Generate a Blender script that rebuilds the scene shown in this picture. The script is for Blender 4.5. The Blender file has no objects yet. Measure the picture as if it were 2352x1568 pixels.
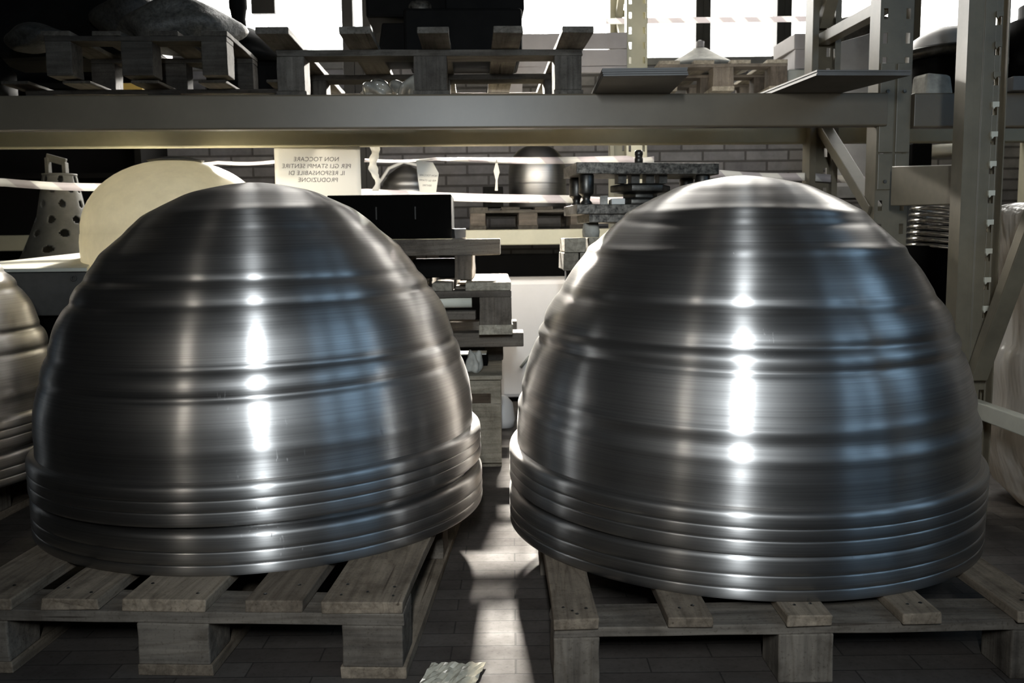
import bpy, bmesh, math, random
from mathutils import Vector, Matrix
random.seed(7)
SC = bpy.context.scene
COL = SC.collection
PI = math.pi

# ------------------------------------------------------------------ camera
CAM_H = 0.777
cam_data = bpy.data.cameras.new('camera')
cam = bpy.data.objects.new('camera', cam_data)
COL.objects.link(cam)
PITCH, ROLL = 0.110922, -0.011754
_f = Vector((0, math.cos(PITCH), -math.sin(PITCH)))
_u0 = Vector((0, math.sin(PITCH), math.cos(PITCH)))
_r0 = Vector((1, 0, 0))
_r = math.cos(ROLL) * _r0 + math.sin(ROLL) * _u0
_u = -math.sin(ROLL) * _r0 + math.cos(ROLL) * _u0
cam.matrix_world = Matrix(((_r.x, _u.x, -_f.x, 0), (_r.y, _u.y, -_f.y, 0), (_r.z, _u.z, -_f.z, CAM_H), (0, 0, 0, 1)))
cam_data.sensor_width = 36
cam_data.lens = 36 * 2071.45 / 2352
cam_data.clip_start = 0.05
cam_data.dof.use_dof = True
cam_data.dof.focus_distance = 1.85
cam_data.dof.aperture_fstop = 9.0
SC.camera = cam

# ------------------------------------------------------------------ world, exposure
world = bpy.data.worlds.new('world')
SC.world = world
world.use_nodes = True
world.node_tree.nodes['Background'].inputs[0].default_value = (0.75, 0.87, 1.0, 1)
world.node_tree.nodes['Background'].inputs[1].default_value = 0.6
SC.view_settings.view_transform = 'Standard'
SC.view_settings.look = 'None'
SC.view_settings.gamma = 1
SC.view_settings.use_curve_mapping = False
SC.view_settings.exposure = 0.25
SC.cycles.use_denoising = True
SC.cycles.max_bounces = 8
SC.cycles.sample_clamp_indirect = 6.0
SC.cycles.caustics_reflective = False
SC.cycles.caustics_refractive = False


def area_light(name, loc, target, sx, sy, power, color, spread=180):
    l = bpy.data.lights.new(name, 'AREA')
    l.shape = 'RECTANGLE'
    l.size, l.size_y = sx, sy
    l.energy = power
    l.color = color
    o = bpy.data.objects.new(name, l)
    COL.objects.link(o)
    o.location = loc
    o.rotation_euler = (Vector(target) - Vector(loc)).to_track_quat('-Z', 'Y').to_euler()
    l.spread = math.radians(spread)
    return o


# the photographer's lamp just behind and above the camera
area_light('lamp_light', (0.0, -0.5, 1.36), (0.05, 2.1, 0.80), 0.075, 0.45, 9.5, (0.84, 0.93, 1.0), 75)
# a weaker lamp further back on the left, seen as a second streak in the metal
area_light('side_lamp_light', (-2.2, -1.5, 1.9), (-0.05, 2.0, 0.6), 0.09, 0.5, 0.35, (1.0, 0.95, 0.85), 32)
# two added lights mimic window light raking under the shelf and between domes
area_light('near_patch_fill', (-0.18, 5.70, 2.20), (-0.05, 2.2, 0.1), 0.26, 0.10, 75.0, (1.0, 0.95, 0.86), 50)
area_light('far_patch_fill', (0.10, 4.72, 1.92), (-0.02, 2.25, 0.0), 0.16, 0.05, 22.0, (1.0, 0.95, 0.86), 40)
# added light that makes the translucent fibreglass dome glow from behind
area_light('fiberglass_backfill', (-1.30, 5.20, 1.90), (-1.22, 3.3, 0.9), 0.25, 0.10, 26.0, (1.0, 0.96, 0.88), 45)
# added fill hidden behind the rear beam, brightening the bricks and back rack
area_light('back_aisle_fill', (0.1, 3.66, 1.19), (0.1, 5.6, 0.95), 2.6, 0.05, 14.0, (1.0, 0.96, 0.9), 150)
BACK_WINDOW = 12.0      # radiance of the bright panes behind the racks
SIDE_WINDOW = 3.0      # radiance of the bluish panes in the right hand wall

# ------------------------------------------------------------------ materials
MATS = {}


def new_mat(name):
    m = bpy.data.materials.new(name)
    m.use_nodes = True
    n = m.node_tree.nodes
    return m, n, m.node_tree.links, n['Principled BSDF']


def coords(n, l, scale, kind='Object'):
    tc = n.new('ShaderNodeTexCoord')
    mp = n.new('ShaderNodeMapping')
    mp.inputs['Scale'].default_value = scale
    l.new(tc.outputs[kind], mp.inputs['Vector'])
    return mp.outputs['Vector']


def noise(n, l, vec, scale, detail=4, rough=0.6):
    t = n.new('ShaderNodeTexNoise')
    t.inputs['Scale'].default_value = scale
    t.inputs['Detail'].default_value = detail
    t.inputs['Roughness'].default_value = rough
    l.new(vec, t.inputs['Vector'])
    return t.outputs['Fac']


def ramp(n, l, fac, stops):
    r = n.new('ShaderNodeValToRGB')
    el = r.color_ramp.elements
    while len(el) < len(stops):
        el.new(0.5)
    for e, (p, c) in zip(el, stops):
        e.position = p
        e.color = (*c, 1) if len(c) == 3 else c
    l.new(fac, r.inputs['Fac'])
    return r.outputs['Color']


def mixc(n, l, a, b, fac, mode='MULTIPLY'):
    m = n.new('ShaderNodeMix')
    m.data_type = 'RGBA'
    m.blend_type = mode
    for sock, v in ((m.inputs[0], fac), (m.inputs[6], a), (m.inputs[7], b)):
        if hasattr(v, 'is_output'):
            l.new(v, sock)
        elif isinstance(v, (int, float)):
            sock.default_value = v
        else:
            sock.default_value = (*v, 1)
    return m.outputs[2]


def bump(n, l, b, h, strength, dist=0.002):
    bp = n.new('ShaderNodeBump')
    bp.inputs['Strength'].default_value = strength
    bp.inputs['Distance'].default_value = dist
    l.new(h, bp.inputs['Height'])
    l.new(bp.outputs['Normal'], b.inputs['Normal'])


def wood(name, axis, dark, light, knots=True):
    """grain runs along the given axis of the thing"""
    m, n, l, b = new_mat(name)
    s = [34, 34, 34]
    s[axis] = 1.6
    v = coords(n, l, s)
    g = noise(n, l, v, 1.6, 6, 0.65)
    sk = [9, 9, 9]
    sk[axis] = 1.1
    vk = coords(n, l, sk)
    kn = n.new('ShaderNodeTexNoise')
    kn.inputs['Scale'].default_value = 1.0
    kn.inputs['Detail'].default_value = 1.0
    l.new(vk, kn.inputs['Vector'])
    wv = n.new('ShaderNodeMath'); wv.operation = 'MULTIPLY'
    l.new(kn.outputs['Fac'], wv.inputs[0]); wv.inputs[1].default_value = 26.0
    fr = n.new('ShaderNodeMath'); fr.operation = 'PINGPONG'
    l.new(wv.outputs[0], fr.inputs[0]); fr.inputs[1].default_value = 1.0
    rings = ramp(n, l, fr.outputs[0], [(0.0, (0.66, 0.63, 0.6)), (0.3, (1, 1, 1))])
    c = ramp(n, l, g, [(0.3, dark), (0.5, [0.5 * (a + q) for a, q in zip(dark, light)]), (0.72, light)])
    c = mixc(n, l, c, rings, 0.55)
    sc_ = [60, 60, 60]
    sc_[axis] = 1.3
    ck = noise(n, l, coords(n, l, sc_), 1.0, 2, 0.5)
    c = mixc(n, l, c, ramp(n, l, ck, [(0.27, (0.25, 0.22, 0.2)), (0.31, (1, 1, 1))]), 0.8)
    v2 = coords(n, l, (5, 5, 5))
    d = noise(n, l, v2, 1.6, 5, 0.7)
    dirt = ramp(n, l, d, [(0.34, (0.42, 0.4, 0.38)), (0.55, (1, 1, 1))])
    c = mixc(n, l, c, dirt, 0.75)
    v3 = coords(n, l, (120, 120, 120))
    sp = noise(n, l, v3, 1.5, 2, 0.5)
    speck = ramp(n, l, sp, [(0.3, (0.55, 0.53, 0.5)), (0.42, (1, 1, 1))])
    c = mixc(n, l, c, speck, 0.6)
    oi = n.new('ShaderNodeObjectInfo')
    tint = ramp(n, l, oi.outputs['Random'], [(0, (0.55, 0.53, 0.51)), (1, (1.08, 1.06, 1.02))])
    c = mixc(n, l, c, tint, 1.0)
    l.new(c, b.inputs['Base Color'])
    b.inputs['Roughness'].default_value = 0.85
    b.inputs['Specular IOR Level'].default_value = 0.2
    bump(n, l, b, g, 0.5, 0.003)
    MATS[name] = m
    return m


def plain(name, col, rough=0.6, metal=0.0, var=0.3, vs=6.0, spec=0.4, bump_s=0.0):
    m, n, l, b = new_mat(name)
    v = coords(n, l, (vs, vs, vs))
    d = noise(n, l, v, 1.0, 6, 0.65)
    lo = tuple(c * (1 - var) for c in col)
    c = ramp(n, l, d, [(0.32, lo), (0.62, col)])
    l.new(c, b.inputs['Base Color'])
    b.inputs['Roughness'].default_value = rough
    b.inputs['Metallic'].default_value = metal
    b.inputs['Specular IOR Level'].default_value = spec
    if bump_s:
        bump(n, l, b, d, bump_s, 0.004)
    MATS[name] = m
    return m


def translucent(name, col, fac):
    m = MATS[name]
    n, l = m.node_tree.nodes, m.node_tree.links
    tr = n.new('ShaderNodeBsdfTranslucent')
    tr.inputs['Color'].default_value = (*col, 1)
    mx = n.new('ShaderNodeMixShader')
    mx.inputs[0].default_value = fac
    l.new(n['Principled BSDF'].outputs[0], mx.inputs[1]); l.new(tr.outputs[0], mx.inputs[2])
    l.new(mx.outputs[0], n['Material Output'].inputs['Surface'])


def brushed(name, col, rough, aniso, ring=0.0):
    m, n, l, b = new_mat(name)
    v = coords(n, l, (1.2, 1.2, 420))
    g = noise(n, l, v, 1.0, 5, 0.7)
    v2 = coords(n, l, (1.0, 1.0, 60))
    g2 = noise(n, l, v2, 1.0, 3, 0.6)
    v3 = coords(n, l, (3.5, 3.5, 2.6))
    g3 = noise(n, l, v3, 1.0, 3, 0.55)
    c = ramp(n, l, g, [(0.3, [0.70 * x for x in col]), (0.7, col)])
    sm = ramp(n, l, g3, [(0.3, (0.82, 0.80, 0.78)), (0.7, (1, 1, 1))])
    c = mixc(n, l, c, sm, 0.7)
    # scuffs: short pale scratches
    v4 = coords(n, l, (160, 160, 40))
    sc = noise(n, l, v4, 1.0, 2, 0.5)
    v5 = coords(n, l, (5, 5, 9))
    ma = noise(n, l, v5, 1.0, 2, 0.5)
    mul = n.new('ShaderNodeMath'); mul.operation = 'MULTIPLY'
    l.new(ramp(n, l, sc, [(0.66, (0, 0, 0)), (0.72, (1, 1, 1))]), mul.inputs[0])
    l.new(ramp(n, l, ma, [(0.6, (0, 0, 0)), (0.7, (1, 1, 1))]), mul.inputs[1])
    l.new(c, b.inputs['Base Color'])
    b.inputs['Metallic'].default_value = 1
    rr = n.new('ShaderNodeMapRange')
    rr.inputs['From Min'].default_value = 0.3
    rr.inputs['From Max'].default_value = 0.7
    rr.inputs['To Min'].default_value = rough * 0.9
    rr.inputs['To Max'].default_value = rough * 1.12
    l.new(g2, rr.inputs['Value'])
    ad = n.new('ShaderNodeMath'); ad.operation = 'MULTIPLY_ADD'
    l.new(mul.outputs[0], ad.inputs[0]); ad.inputs[1].default_value = 0.35
    l.new(rr.outputs[0], ad.inputs[2])
    l.new(ad.outputs[0], b.inputs['Roughness'])
    b.inputs['Anisotropic'].default_value = aniso
    b.inputs['Anisotropic Rotation'].default_value = ANISO_ROT
    t = n.new('ShaderNodeTangent')
    t.direction_type = 'RADIAL'
    t.axis = 'Z'
    l.new(t.outputs['Tangent'], b.inputs['Tangent'])
    if ring:
        bump(n, l, b, g, ring, 0.001)
    # the fine scratches also scatter a part of the light widely
    gl = n.new('ShaderNodeBsdfAnisotropic')
    gl.distribution = 'GGX'
    gl.inputs['Roughness'].default_value = 0.45
    l.new(c, gl.inputs['Color'])
    mx = n.new('ShaderNodeMixShader')
    mx.inputs[0].default_value = 0.3
    l.new(b.outputs[0], mx.inputs[1]); l.new(gl.outputs[0], mx.inputs[2])
    l.new(mx.outputs[0], n['Material Output'].inputs['Surface'])
    MATS[name] = m
    return m


ANISO_ROT = 0.25
wood('wood_along', 1, (0.145, 0.117, 0.09), (0.35, 0.285, 0.215))
wood('wood_across', 0, (0.11, 0.096, 0.082), (0.25, 0.217, 0.18))
wood('wood_upright', 2, (0.11, 0.095, 0.08), (0.26, 0.225, 0.185))
wood('wood_gray_along', 1, (0.085, 0.078, 0.069), (0.20, 0.185, 0.162))
wood('wood_gray_across', 0, (0.085, 0.078, 0.069), (0.19, 0.176, 0.156))
wood('wood_gray_upright', 2, (0.075, 0.069, 0.061), (0.165, 0.152, 0.135))
wood('wood_pale', 0, (0.30, 0.27, 0.21), (0.55, 0.50, 0.40))
wood('wood_dark_along', 1, (0.05, 0.045, 0.038), (0.13, 0.118, 0.1))
wood('wood_dark_across', 0, (0.05, 0.045, 0.038), (0.12, 0.11, 0.095))
brushed('spun_steel', (0.46, 0.445, 0.43), 0.33, 0.95)
brushed('spun_steel_far', (0.55, 0.54, 0.52), 0.42, 0.5)
plain('rack_cream_shaded', (0.20, 0.172, 0.12), 0.42, 0, 0.35, 5, 0.5)  # cream paint with the weak light on the uprights put into its colour
plain('beam_cream_shaded', (0.16, 0.130, 0.090), 0.40, 0, 0.25, 3, 0.5)  # same cream, darkened for the shaded face of the front beam
plain('rack_cream_lit', (0.50, 0.47, 0.34), 0.5, 0, 0.2, 4, 0.5)  # lit copy of the same cream, for rear beams and back rack
plain('steel_dark', (0.10, 0.095, 0.085), 0.4, 0.9, 0.6, 30, 0.5, 0.1)
plain('steel_worn', (0.18, 0.163, 0.138), 0.42, 0.7, 0.92, 70, 0.5, 0.2)
plain('black_iron', (0.003, 0.0028, 0.0025), 0.8, 0.0, 0.3, 8, 0.03)
plain('black_mold', (0.006, 0.0056, 0.005), 0.7, 0.0, 0.5, 8, 0.06)
plain('gray_iron', (0.10, 0.098, 0.092), 0.75, 0.0, 0.45, 9, 0.25, 0.2)
plain('gray_box', (0.10, 0.093, 0.082), 0.7, 0.0, 0.4, 7, 0.25)
plain('gray_board', (0.16, 0.155, 0.148), 0.6, 0.0, 0.2, 10, 0.3)
plain('fiberglass', (0.90, 0.84, 0.66), 0.30, 0.0, 0.32, 9, 0.5)
translucent('fiberglass', (0.90, 0.85, 0.70), 0.45)
plain('cream_board', (0.72, 0.69, 0.57), 0.6, 0.0, 0.2, 5, 0.3)
plain('white_bin', (0.72, 0.68, 0.64), 0.45, 0.0, 0.12, 2, 0.4)
plain('ink', (0.13, 0.125, 0.12), 0.8, 0.0, 0.1, 2, 0.1)
plain('plaster', (0.50, 0.48, 0.42), 0.8, 0.0, 0.5, 14, 0.2, 0.3)
plain('gray_plastic', (0.30, 0.31, 0.28), 0.5, 0.0, 0.2, 6, 0.4)
plain('mauve_gray', (0.30, 0.28, 0.275), 0.7, 0.0, 0.2, 5, 0.3)
plain('yellow_paint', (0.6, 0.42, 0.12), 0.5, 0.0, 0.2, 8, 0.4)
plain('concrete', (0.20, 0.195, 0.19), 0.85, 0.0, 0.35, 3, 0.2)
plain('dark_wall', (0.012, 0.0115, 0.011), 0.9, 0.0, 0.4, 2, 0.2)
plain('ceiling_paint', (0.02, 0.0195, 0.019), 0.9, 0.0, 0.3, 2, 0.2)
plain('frame_dark', (0.035, 0.032, 0.028), 0.6, 0.0, 0.4, 8, 0.3)
plain('sack_cloth', (0.085, 0.08, 0.068), 0.5, 0.0, 0.7, 70, 0.5, 0.9)
plain('sack_dark', (0.035, 0.033, 0.028), 0.6, 0.0, 0.7, 70, 0.4, 0.9)
plain('clear_sheet', (0.62, 0.57, 0.45), 0.12, 0.0, 0.3, 30, 0.9)
plain('clear_film', (0.34, 0.325, 0.28), 0.12, 0.0, 0.5, 12, 0.9, 0.3)
plain('film_shiny', (0.75, 0.73, 0.70), 0.15, 0.9, 0.3, 20, 0.6)
plain('scrap', (0.6, 0.57, 0.52), 0.8, 0.0, 0.2, 40, 0.2)


def mat_wrap():
    m, n, l, b = new_mat('plastic_wrap')
    v = coords(n, l, (9, 9, 2.2))
    d = noise(n, l, v, 1.0, 5, 0.6)
    c = ramp(n, l, d, [(0.3, (0.42, 0.38, 0.33)), (0.6, (0.72, 0.67, 0.60))])
    l.new(c, b.inputs['Base Color'])
    b.inputs['Roughness'].default_value = 0.22
    b.inputs['Coat Weight'].default_value = 0.6
    b.inputs['Coat Roughness'].default_value = 0.1
    v2 = coords(n, l, (10, 10, 3))
    d2 = noise(n, l, v2, 1.0, 3, 0.6)
    bump(n, l, b, d2, 0.9, 0.03)
    MATS['plastic_wrap'] = m


def mat_tape():
    m, n, l, b = new_mat('barrier_tape')
    tc = n.new('ShaderNodeTexCoord')
    sx = n.new('ShaderNodeSeparateXYZ')
    l.new(tc.outputs['Object'], sx.inputs[0])
    a = n.new('ShaderNodeMath'); a.operation = 'ADD'
    l.new(sx.outputs['X'], a.inputs[0]); l.new(sx.outputs['Z'], a.inputs[1])
    w = n.new('ShaderNodeMath'); w.operation = 'MULTIPLY'
    l.new(a.outputs[0], w.inputs[0]); w.inputs[1].default_value = 7.0
    fr = n.new('ShaderNodeMath'); fr.operation = 'FRACT'
    l.new(w.outputs[0], fr.inputs[0])
    c = ramp(n, l, fr.outputs[0], [(0.0, (0.9, 0.88, 0.84)), (0.48, (0.9, 0.88, 0.84)), (0.52, (0.66, 0.62, 0.62)), (0.97, (0.66, 0.62, 0.62))])
    l.new(c, b.inputs['Base Color'])
    b.inputs['Roughness'].default_value = 0.35
    tr = n.new('ShaderNodeBsdfTranslucent')
    l.new(c, tr.inputs['Color'])
    mx = n.new('ShaderNodeMixShader')
    mx.inputs[0].default_value = 0.5
    l.new(b.outputs[0], mx.inputs[1]); l.new(tr.outputs[0], mx.inputs[2])
    l.new(mx.outputs[0], n['Material Output'].inputs['Surface'])
    MATS['barrier_tape'] = m


def mat_floor():
    m, n, l, b = new_mat('floor_tile')
    v = coords(n, l, (1, 1, 1))
    bt = n.new('ShaderNodeTexBrick')
    bt.inputs['Scale'].default_value = 1.0
    bt.inputs['Brick Width'].default_value = 0.245
    bt.inputs['Row Height'].default_value = 0.0575
    bt.inputs['Mortar Size'].default_value = 0.0016
    bt.inputs['Mortar Smooth'].default_value = 0.3
    bt.inputs['Color1'].default_value = (0.062, 0.051, 0.044, 1)
    bt.inputs['Color2'].default_value = (0.088, 0.075, 0.065, 1)
    bt.inputs['Mortar'].default_value = (0.036, 0.031, 0.027, 1)
    l.new(v, bt.inputs['Vector'])
    v2 = coords(n, l, (6, 6, 6))
    d = noise(n, l, v2, 1.2, 6, 0.7)
    dirt = ramp(n, l, d, [(0.3, (0.55, 0.53, 0.5)), (0.65, (1.1, 1.1, 1.1))])
    c = mixc(n, l, bt.outputs['Color'], dirt, 0.8)
    v3 = coords(n, l, (90, 90, 90))
    sp = noise(n, l, v3, 1.2, 2, 0.5)
    c = mixc(n, l, c, ramp(n, l, sp, [(0.3, (0.7, 0.68, 0.65)), (0.45, (1, 1, 1))]), 0.7)
    l.new(c, b.inputs['Base Color'])
    rr = ramp(n, l, d, [(0.3, (0.85, 0.85, 0.85)), (0.7, (0.66, 0.66, 0.66))])
    l.new(rr, b.inputs['Roughness'])
    b.inputs['Specular IOR Level'].default_value = 0.25
    inv = n.new('ShaderNodeMath'); inv.operation = 'SUBTRACT'
    inv.inputs[0].default_value = 1.0
    l.new(bt.outputs['Fac'], inv.inputs[1])
    bump(n, l, b, inv.outputs[0], 0.6, 0.002)
    MATS['floor_tile'] = m


def mat_brick():
    m, n, l, b = new_mat('brick_wall')
    tc = n.new('ShaderNodeTexCoord')
    sx = n.new('ShaderNodeSeparateXYZ')
    l.new(tc.outputs['Object'], sx.inputs[0])
    cx = n.new('ShaderNodeCombineXYZ')
    l.new(sx.outputs['X'], cx.inputs['X']); l.new(sx.outputs['Z'], cx.inputs['Y'])
    bt = n.new('ShaderNodeTexBrick')
    bt.inputs['Scale'].default_value = 1.0
    bt.inputs['Brick Width'].default_value = 0.29
    bt.inputs['Row Height'].default_value = 0.072
    bt.inputs['Mortar Size'].default_value = 0.008
    bt.inputs['Mortar Smooth'].default_value = 0.4
    bt.inputs['Color1'].default_value = (0.185, 0.178, 0.19, 1)
    bt.inputs['Color2'].default_value = (0.25, 0.24, 0.25, 1)
    bt.inputs['Mortar'].default_value = (0.095, 0.09, 0.09, 1)
    l.new(cx.outputs[0], bt.inputs['Vector'])
    v2 = coords(n, l, (9, 9, 9))
    d = noise(n, l, v2, 1.0, 5, 0.7)
    c = mixc(n, l, bt.outputs['Color'], ramp(n, l, d, [(0.3, (0.6, 0.6, 0.6)), (0.6, (1, 1, 1))]), 0.8)
    l.new(c, b.inputs['Base Color'])
    b.inputs['Roughness'].default_value = 0.9
    inv = n.new('ShaderNodeMath'); inv.operation = 'SUBTRACT'
    inv.inputs[0].default_value = 1.0
    l.new(bt.outputs['Fac'], inv.inputs[1])
    bump(n, l, b, inv.outputs[0], 0.8, 0.01)
    MATS['brick_wall'] = m


def mat_pane(name, col, strength):
    m, n, l, b = new_mat(name)
    e = n.new('ShaderNodeEmission')
    e.inputs['Color'].default_value = (*col, 1)
    e.inputs['Strength'].default_value = strength
    l.new(e.outputs[0], n['Material Output'].inputs['Surface'])
    MATS[name] = m




def mat_paper():
    m, n, l, b = new_mat('white_paper')
    b.inputs['Base Color'].default_value = (0.84, 0.82, 0.77, 1)
    b.inputs['Roughness'].default_value = 0.8
    tr = n.new('ShaderNodeBsdfTranslucent')
    tr.inputs['Color'].default_value = (0.84, 0.82, 0.77, 1)
    mx = n.new('ShaderNodeMixShader')
    mx.inputs[0].default_value = 0.22
    l.new(b.outputs[0], mx.inputs[1]); l.new(tr.outputs[0], mx.inputs[2])
    l.new(mx.outputs[0], n['Material Output'].inputs['Surface'])
    MATS['white_paper'] = m


mat_paper(); mat_wrap(); mat_tape()
translucent('plastic_wrap', (0.85, 0.76, 0.64), 0.3); mat_floor(); mat_brick()
mat_pane('daylit_pane', (1.0, 0.98, 0.93), BACK_WINDOW)
mat_pane('daylit_pane_blue', (0.42, 0.69, 1.0), SIDE_WINDOW)


# ------------------------------------------------------------------ mesh helpers
class MB:
    def __init__(self):
        self.v, self.f, self.s = [], [], []

    def add(self, vs, fs, smooth=False):
        o = len(self.v)
        self.v += [tuple(p) for p in vs]
        self.f += [tuple(i + o for i in f) for f in fs]
        self.s += [smooth] * len(fs)
        return self

    def box(self, x0, x1, y0, y1, z0, z1, M=None, j=0.0):
        vs = [Vector((x, y, z)) for z in (z0, z1) for y in (y0, y1) for x in (x0, x1)]
        if j:
            vs = [p + Vector([random.uniform(-j, j) for _ in range(3)]) for p in vs]
        if M is not None:
            vs = [M @ p for p in vs]
        return self.add(vs, [(0, 2, 3, 1), (4, 5, 7, 6), (0, 1, 5, 4), (2, 6, 7, 3), (0, 4, 6, 2), (1, 3, 7, 5)])

    def plank(self, x0, x1, y0, y1, z0, z1, axis, n=7, j=0.0012, chip=0.0):
        """a board cut along one axis with slightly uneven edges"""
        lo, hi = [x0, y0, z0], [x1, y1, z1]
        a, b = [i for i in range(3) if i != axis]
        vs = []
        for k in range(n + 1):
            t = lo[axis] + (hi[axis] - lo[axis]) * k / n
            for (p, q) in ((lo[a], lo[b]), (hi[a], lo[b]), (hi[a], hi[b]), (lo[a], hi[b])):
                c = [0, 0, 0]
                c[axis] = t + (random.uniform(-chip, chip) if k in (0, n) else 0)
                c[a] = p + random.uniform(-j, j)
                c[b] = q + random.uniform(-j, j) * 0.6
                vs.append(c)
        fs = []
        for k in range(n):
            for i in range(4):
                p, q = k * 4 + i, k * 4 + (i + 1) % 4
                fs.append((p, q, q + 4, p + 4))
        fs.append((3, 2, 1, 0))
        fs.append(tuple(n * 4 + i for i in range(4)))
        return self.add(vs, fs)

    def bar(self, p0, p1, w, h, up=(0, 0, 1)):
        p0, p1 = Vector(p0), Vector(p1)
        d = (p1 - p0).normalized()
        s = d.cross(Vector(up))
        if s.length < 1e-4:
            s = d.cross(Vector((1, 0, 0)))
        s.normalize()
        t = s.cross(d).normalized()
        vs = []
        for p in (p0, p1):
            for a, b in ((-1, -1), (1, -1), (1, 1), (-1, 1)):
                vs.append(p + s * (a * w / 2) + t * (b * h / 2))
        return self.add(vs, [(0, 1, 2, 3), (7, 6, 5, 4), (0, 4, 5, 1), (1, 5, 6, 2), (2, 6, 7, 3), (3, 7, 4, 0)])

    def tube(self, pts, r, seg=10, smooth=True):
        pts = [Vector(p) for p in pts]
        rs = r if isinstance(r, (list, tuple)) else [r] * len(pts)
        vs, fs = [], []
        for i, p in enumerate(pts):
            d = (pts[min(i + 1, len(pts) - 1)] - pts[max(i - 1, 0)]).normalized()
            s = d.cross(Vector((0, 0, 1)))
            if s.length < 1e-3:
                s = d.cross(Vector((0, 1, 0)))
            s.normalize()
            t = s.cross(d)
            for k in range(seg):
                a = 2 * PI * k / seg
                vs.append(p + (s * math.cos(a) + t * math.sin(a)) * rs[i])
        for i in range(len(pts) - 1):
            for k in range(seg):
                a, b = i * seg + k, i * seg + (k + 1) % seg
                fs.append((a, b, b + seg, a + seg))
        self.add(vs, fs, smooth)
        n = len(pts)
        self.add([vs[k] for k in range(seg)], [tuple(range(seg))])
        self.add([vs[(n - 1) * seg + k] for k in range(seg)], [tuple(reversed(range(seg)))])
        return self

    def lathe(self, prof, seg=48, c=(0, 0, 0), smooth=True, fn=None, close=False, drop=None):
        vs, fs = [], []
        for i, (r, z) in enumerate(prof):
            for k in range(seg):
                a = 2 * PI * k / seg
                rr, zz = (r, z) if fn is None else fn(r, z, a)
                vs.append((c[0] + rr * math.cos(a), c[1] + rr * math.sin(a), c[2] + zz))
        m = len(prof)
        for i in range(m - 1 + (1 if close else 0)):
            i2 = (i + 1) % m
            for k in range(seg):
                k2 = (k + 1) % seg
                if drop and drop((k + .5) / seg * 2 * PI, 0.5 * (prof[i][1] + prof[i2][1])):
                    continue
                fs.append((i * seg + k, i * seg + k2, i2 * seg + k2, i2 * seg + k))
        return self.add(vs, fs, smooth)

    def prism(self, poly, y0, y1, M=None):
        """polygon in x-z pushed along y"""
        n = len(poly)
        vs = [Vector((x, y0, z)) for x, z in poly] + [Vector((x, y1, z)) for x, z in poly]
        if M is not None:
            vs = [M @ p for p in vs]
        fs = [tuple(range(n)), tuple(range(2 * n - 1, n - 1, -1))]
        for i in range(n):
            k = (i + 1) % n
            fs.append((k, i, i + n, k + n))
        return self.add(vs, fs)

    def build(self, name, mat, parent=None, bevel=0.0, solid=0.0, subd=0):
        me = bpy.data.meshes.new(name)
        me.from_pydata(self.v, [], self.f)
        me.update()
        bm = bmesh.new(); bm.from_mesh(me)
        for i, f in enumerate(bm.faces):
            f.smooth = self.s[i]
        bmesh.ops.remove_doubles(bm, verts=bm.verts, dist=1e-6)
        bmesh.ops.recalc_face_normals(bm, faces=bm.faces)
        bm.to_mesh(me); bm.free()
        me.materials.append(MATS[mat])
        o = bpy.data.objects.new(name, me)
        COL.objects.link(o)
        if parent is not None:
            o.parent = parent
        if solid:
            md = o.modifiers.new('solid', 'SOLIDIFY'); md.thickness = solid; md.offset = 0
        if subd:
            md = o.modifiers.new('subd', 'SUBSURF'); md.levels = subd; md.render_levels = subd
        if bevel:
            md = o.modifiers.new('bevel', 'BEVEL'); md.width = bevel; md.segments = 2; md.limit_method = 'ANGLE'
        return o


def tag(o, label, cat, group=None, kind=None):
    if label: o['label'] = label
    if cat: o['category'] = cat
    if group: o['group'] = group
    if kind: o['kind'] = kind
    return o


def thing(name, label, cat, loc=(0, 0, 0), rz=0.0, group=None):
    o = bpy.data.objects.new(name, None)
    o.empty_display_size = 0.1
    COL.objects.link(o)
    o.location = loc
    o.rotation_euler = (0, 0, rz)
    return tag(o, label, cat, group)


def struct(mb, name, mat, **k):
    o = mb.build(name, mat, **k)
    o['kind'] = 'structure'
    return o


def at_loc(o, loc, rz=0.0):
    o.location = loc
    o.rotation_euler = (0, 0, rz)
    return o


# ------------------------------------------------------------------ the hall
XL, XR, YB, YF, ZC = -6.0, 5.2, 6.2, -5.0, 5.2
struct(MB().box(XL, XR, YF, YB, -0.1, 0), 'floor', 'floor_tile')
struct(MB().box(XL, XR, YF, YB, ZC, ZC + 0.1), 'ceiling', 'ceiling_paint')
struct(MB().box(XL - 0.15, XL, YF, YB, 0, ZC), 'wall_left', 'dark_wall')
struct(MB().box(XL, XR, YF - 0.15, YF, 0, ZC), 'wall_front', 'dark_wall')
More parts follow.
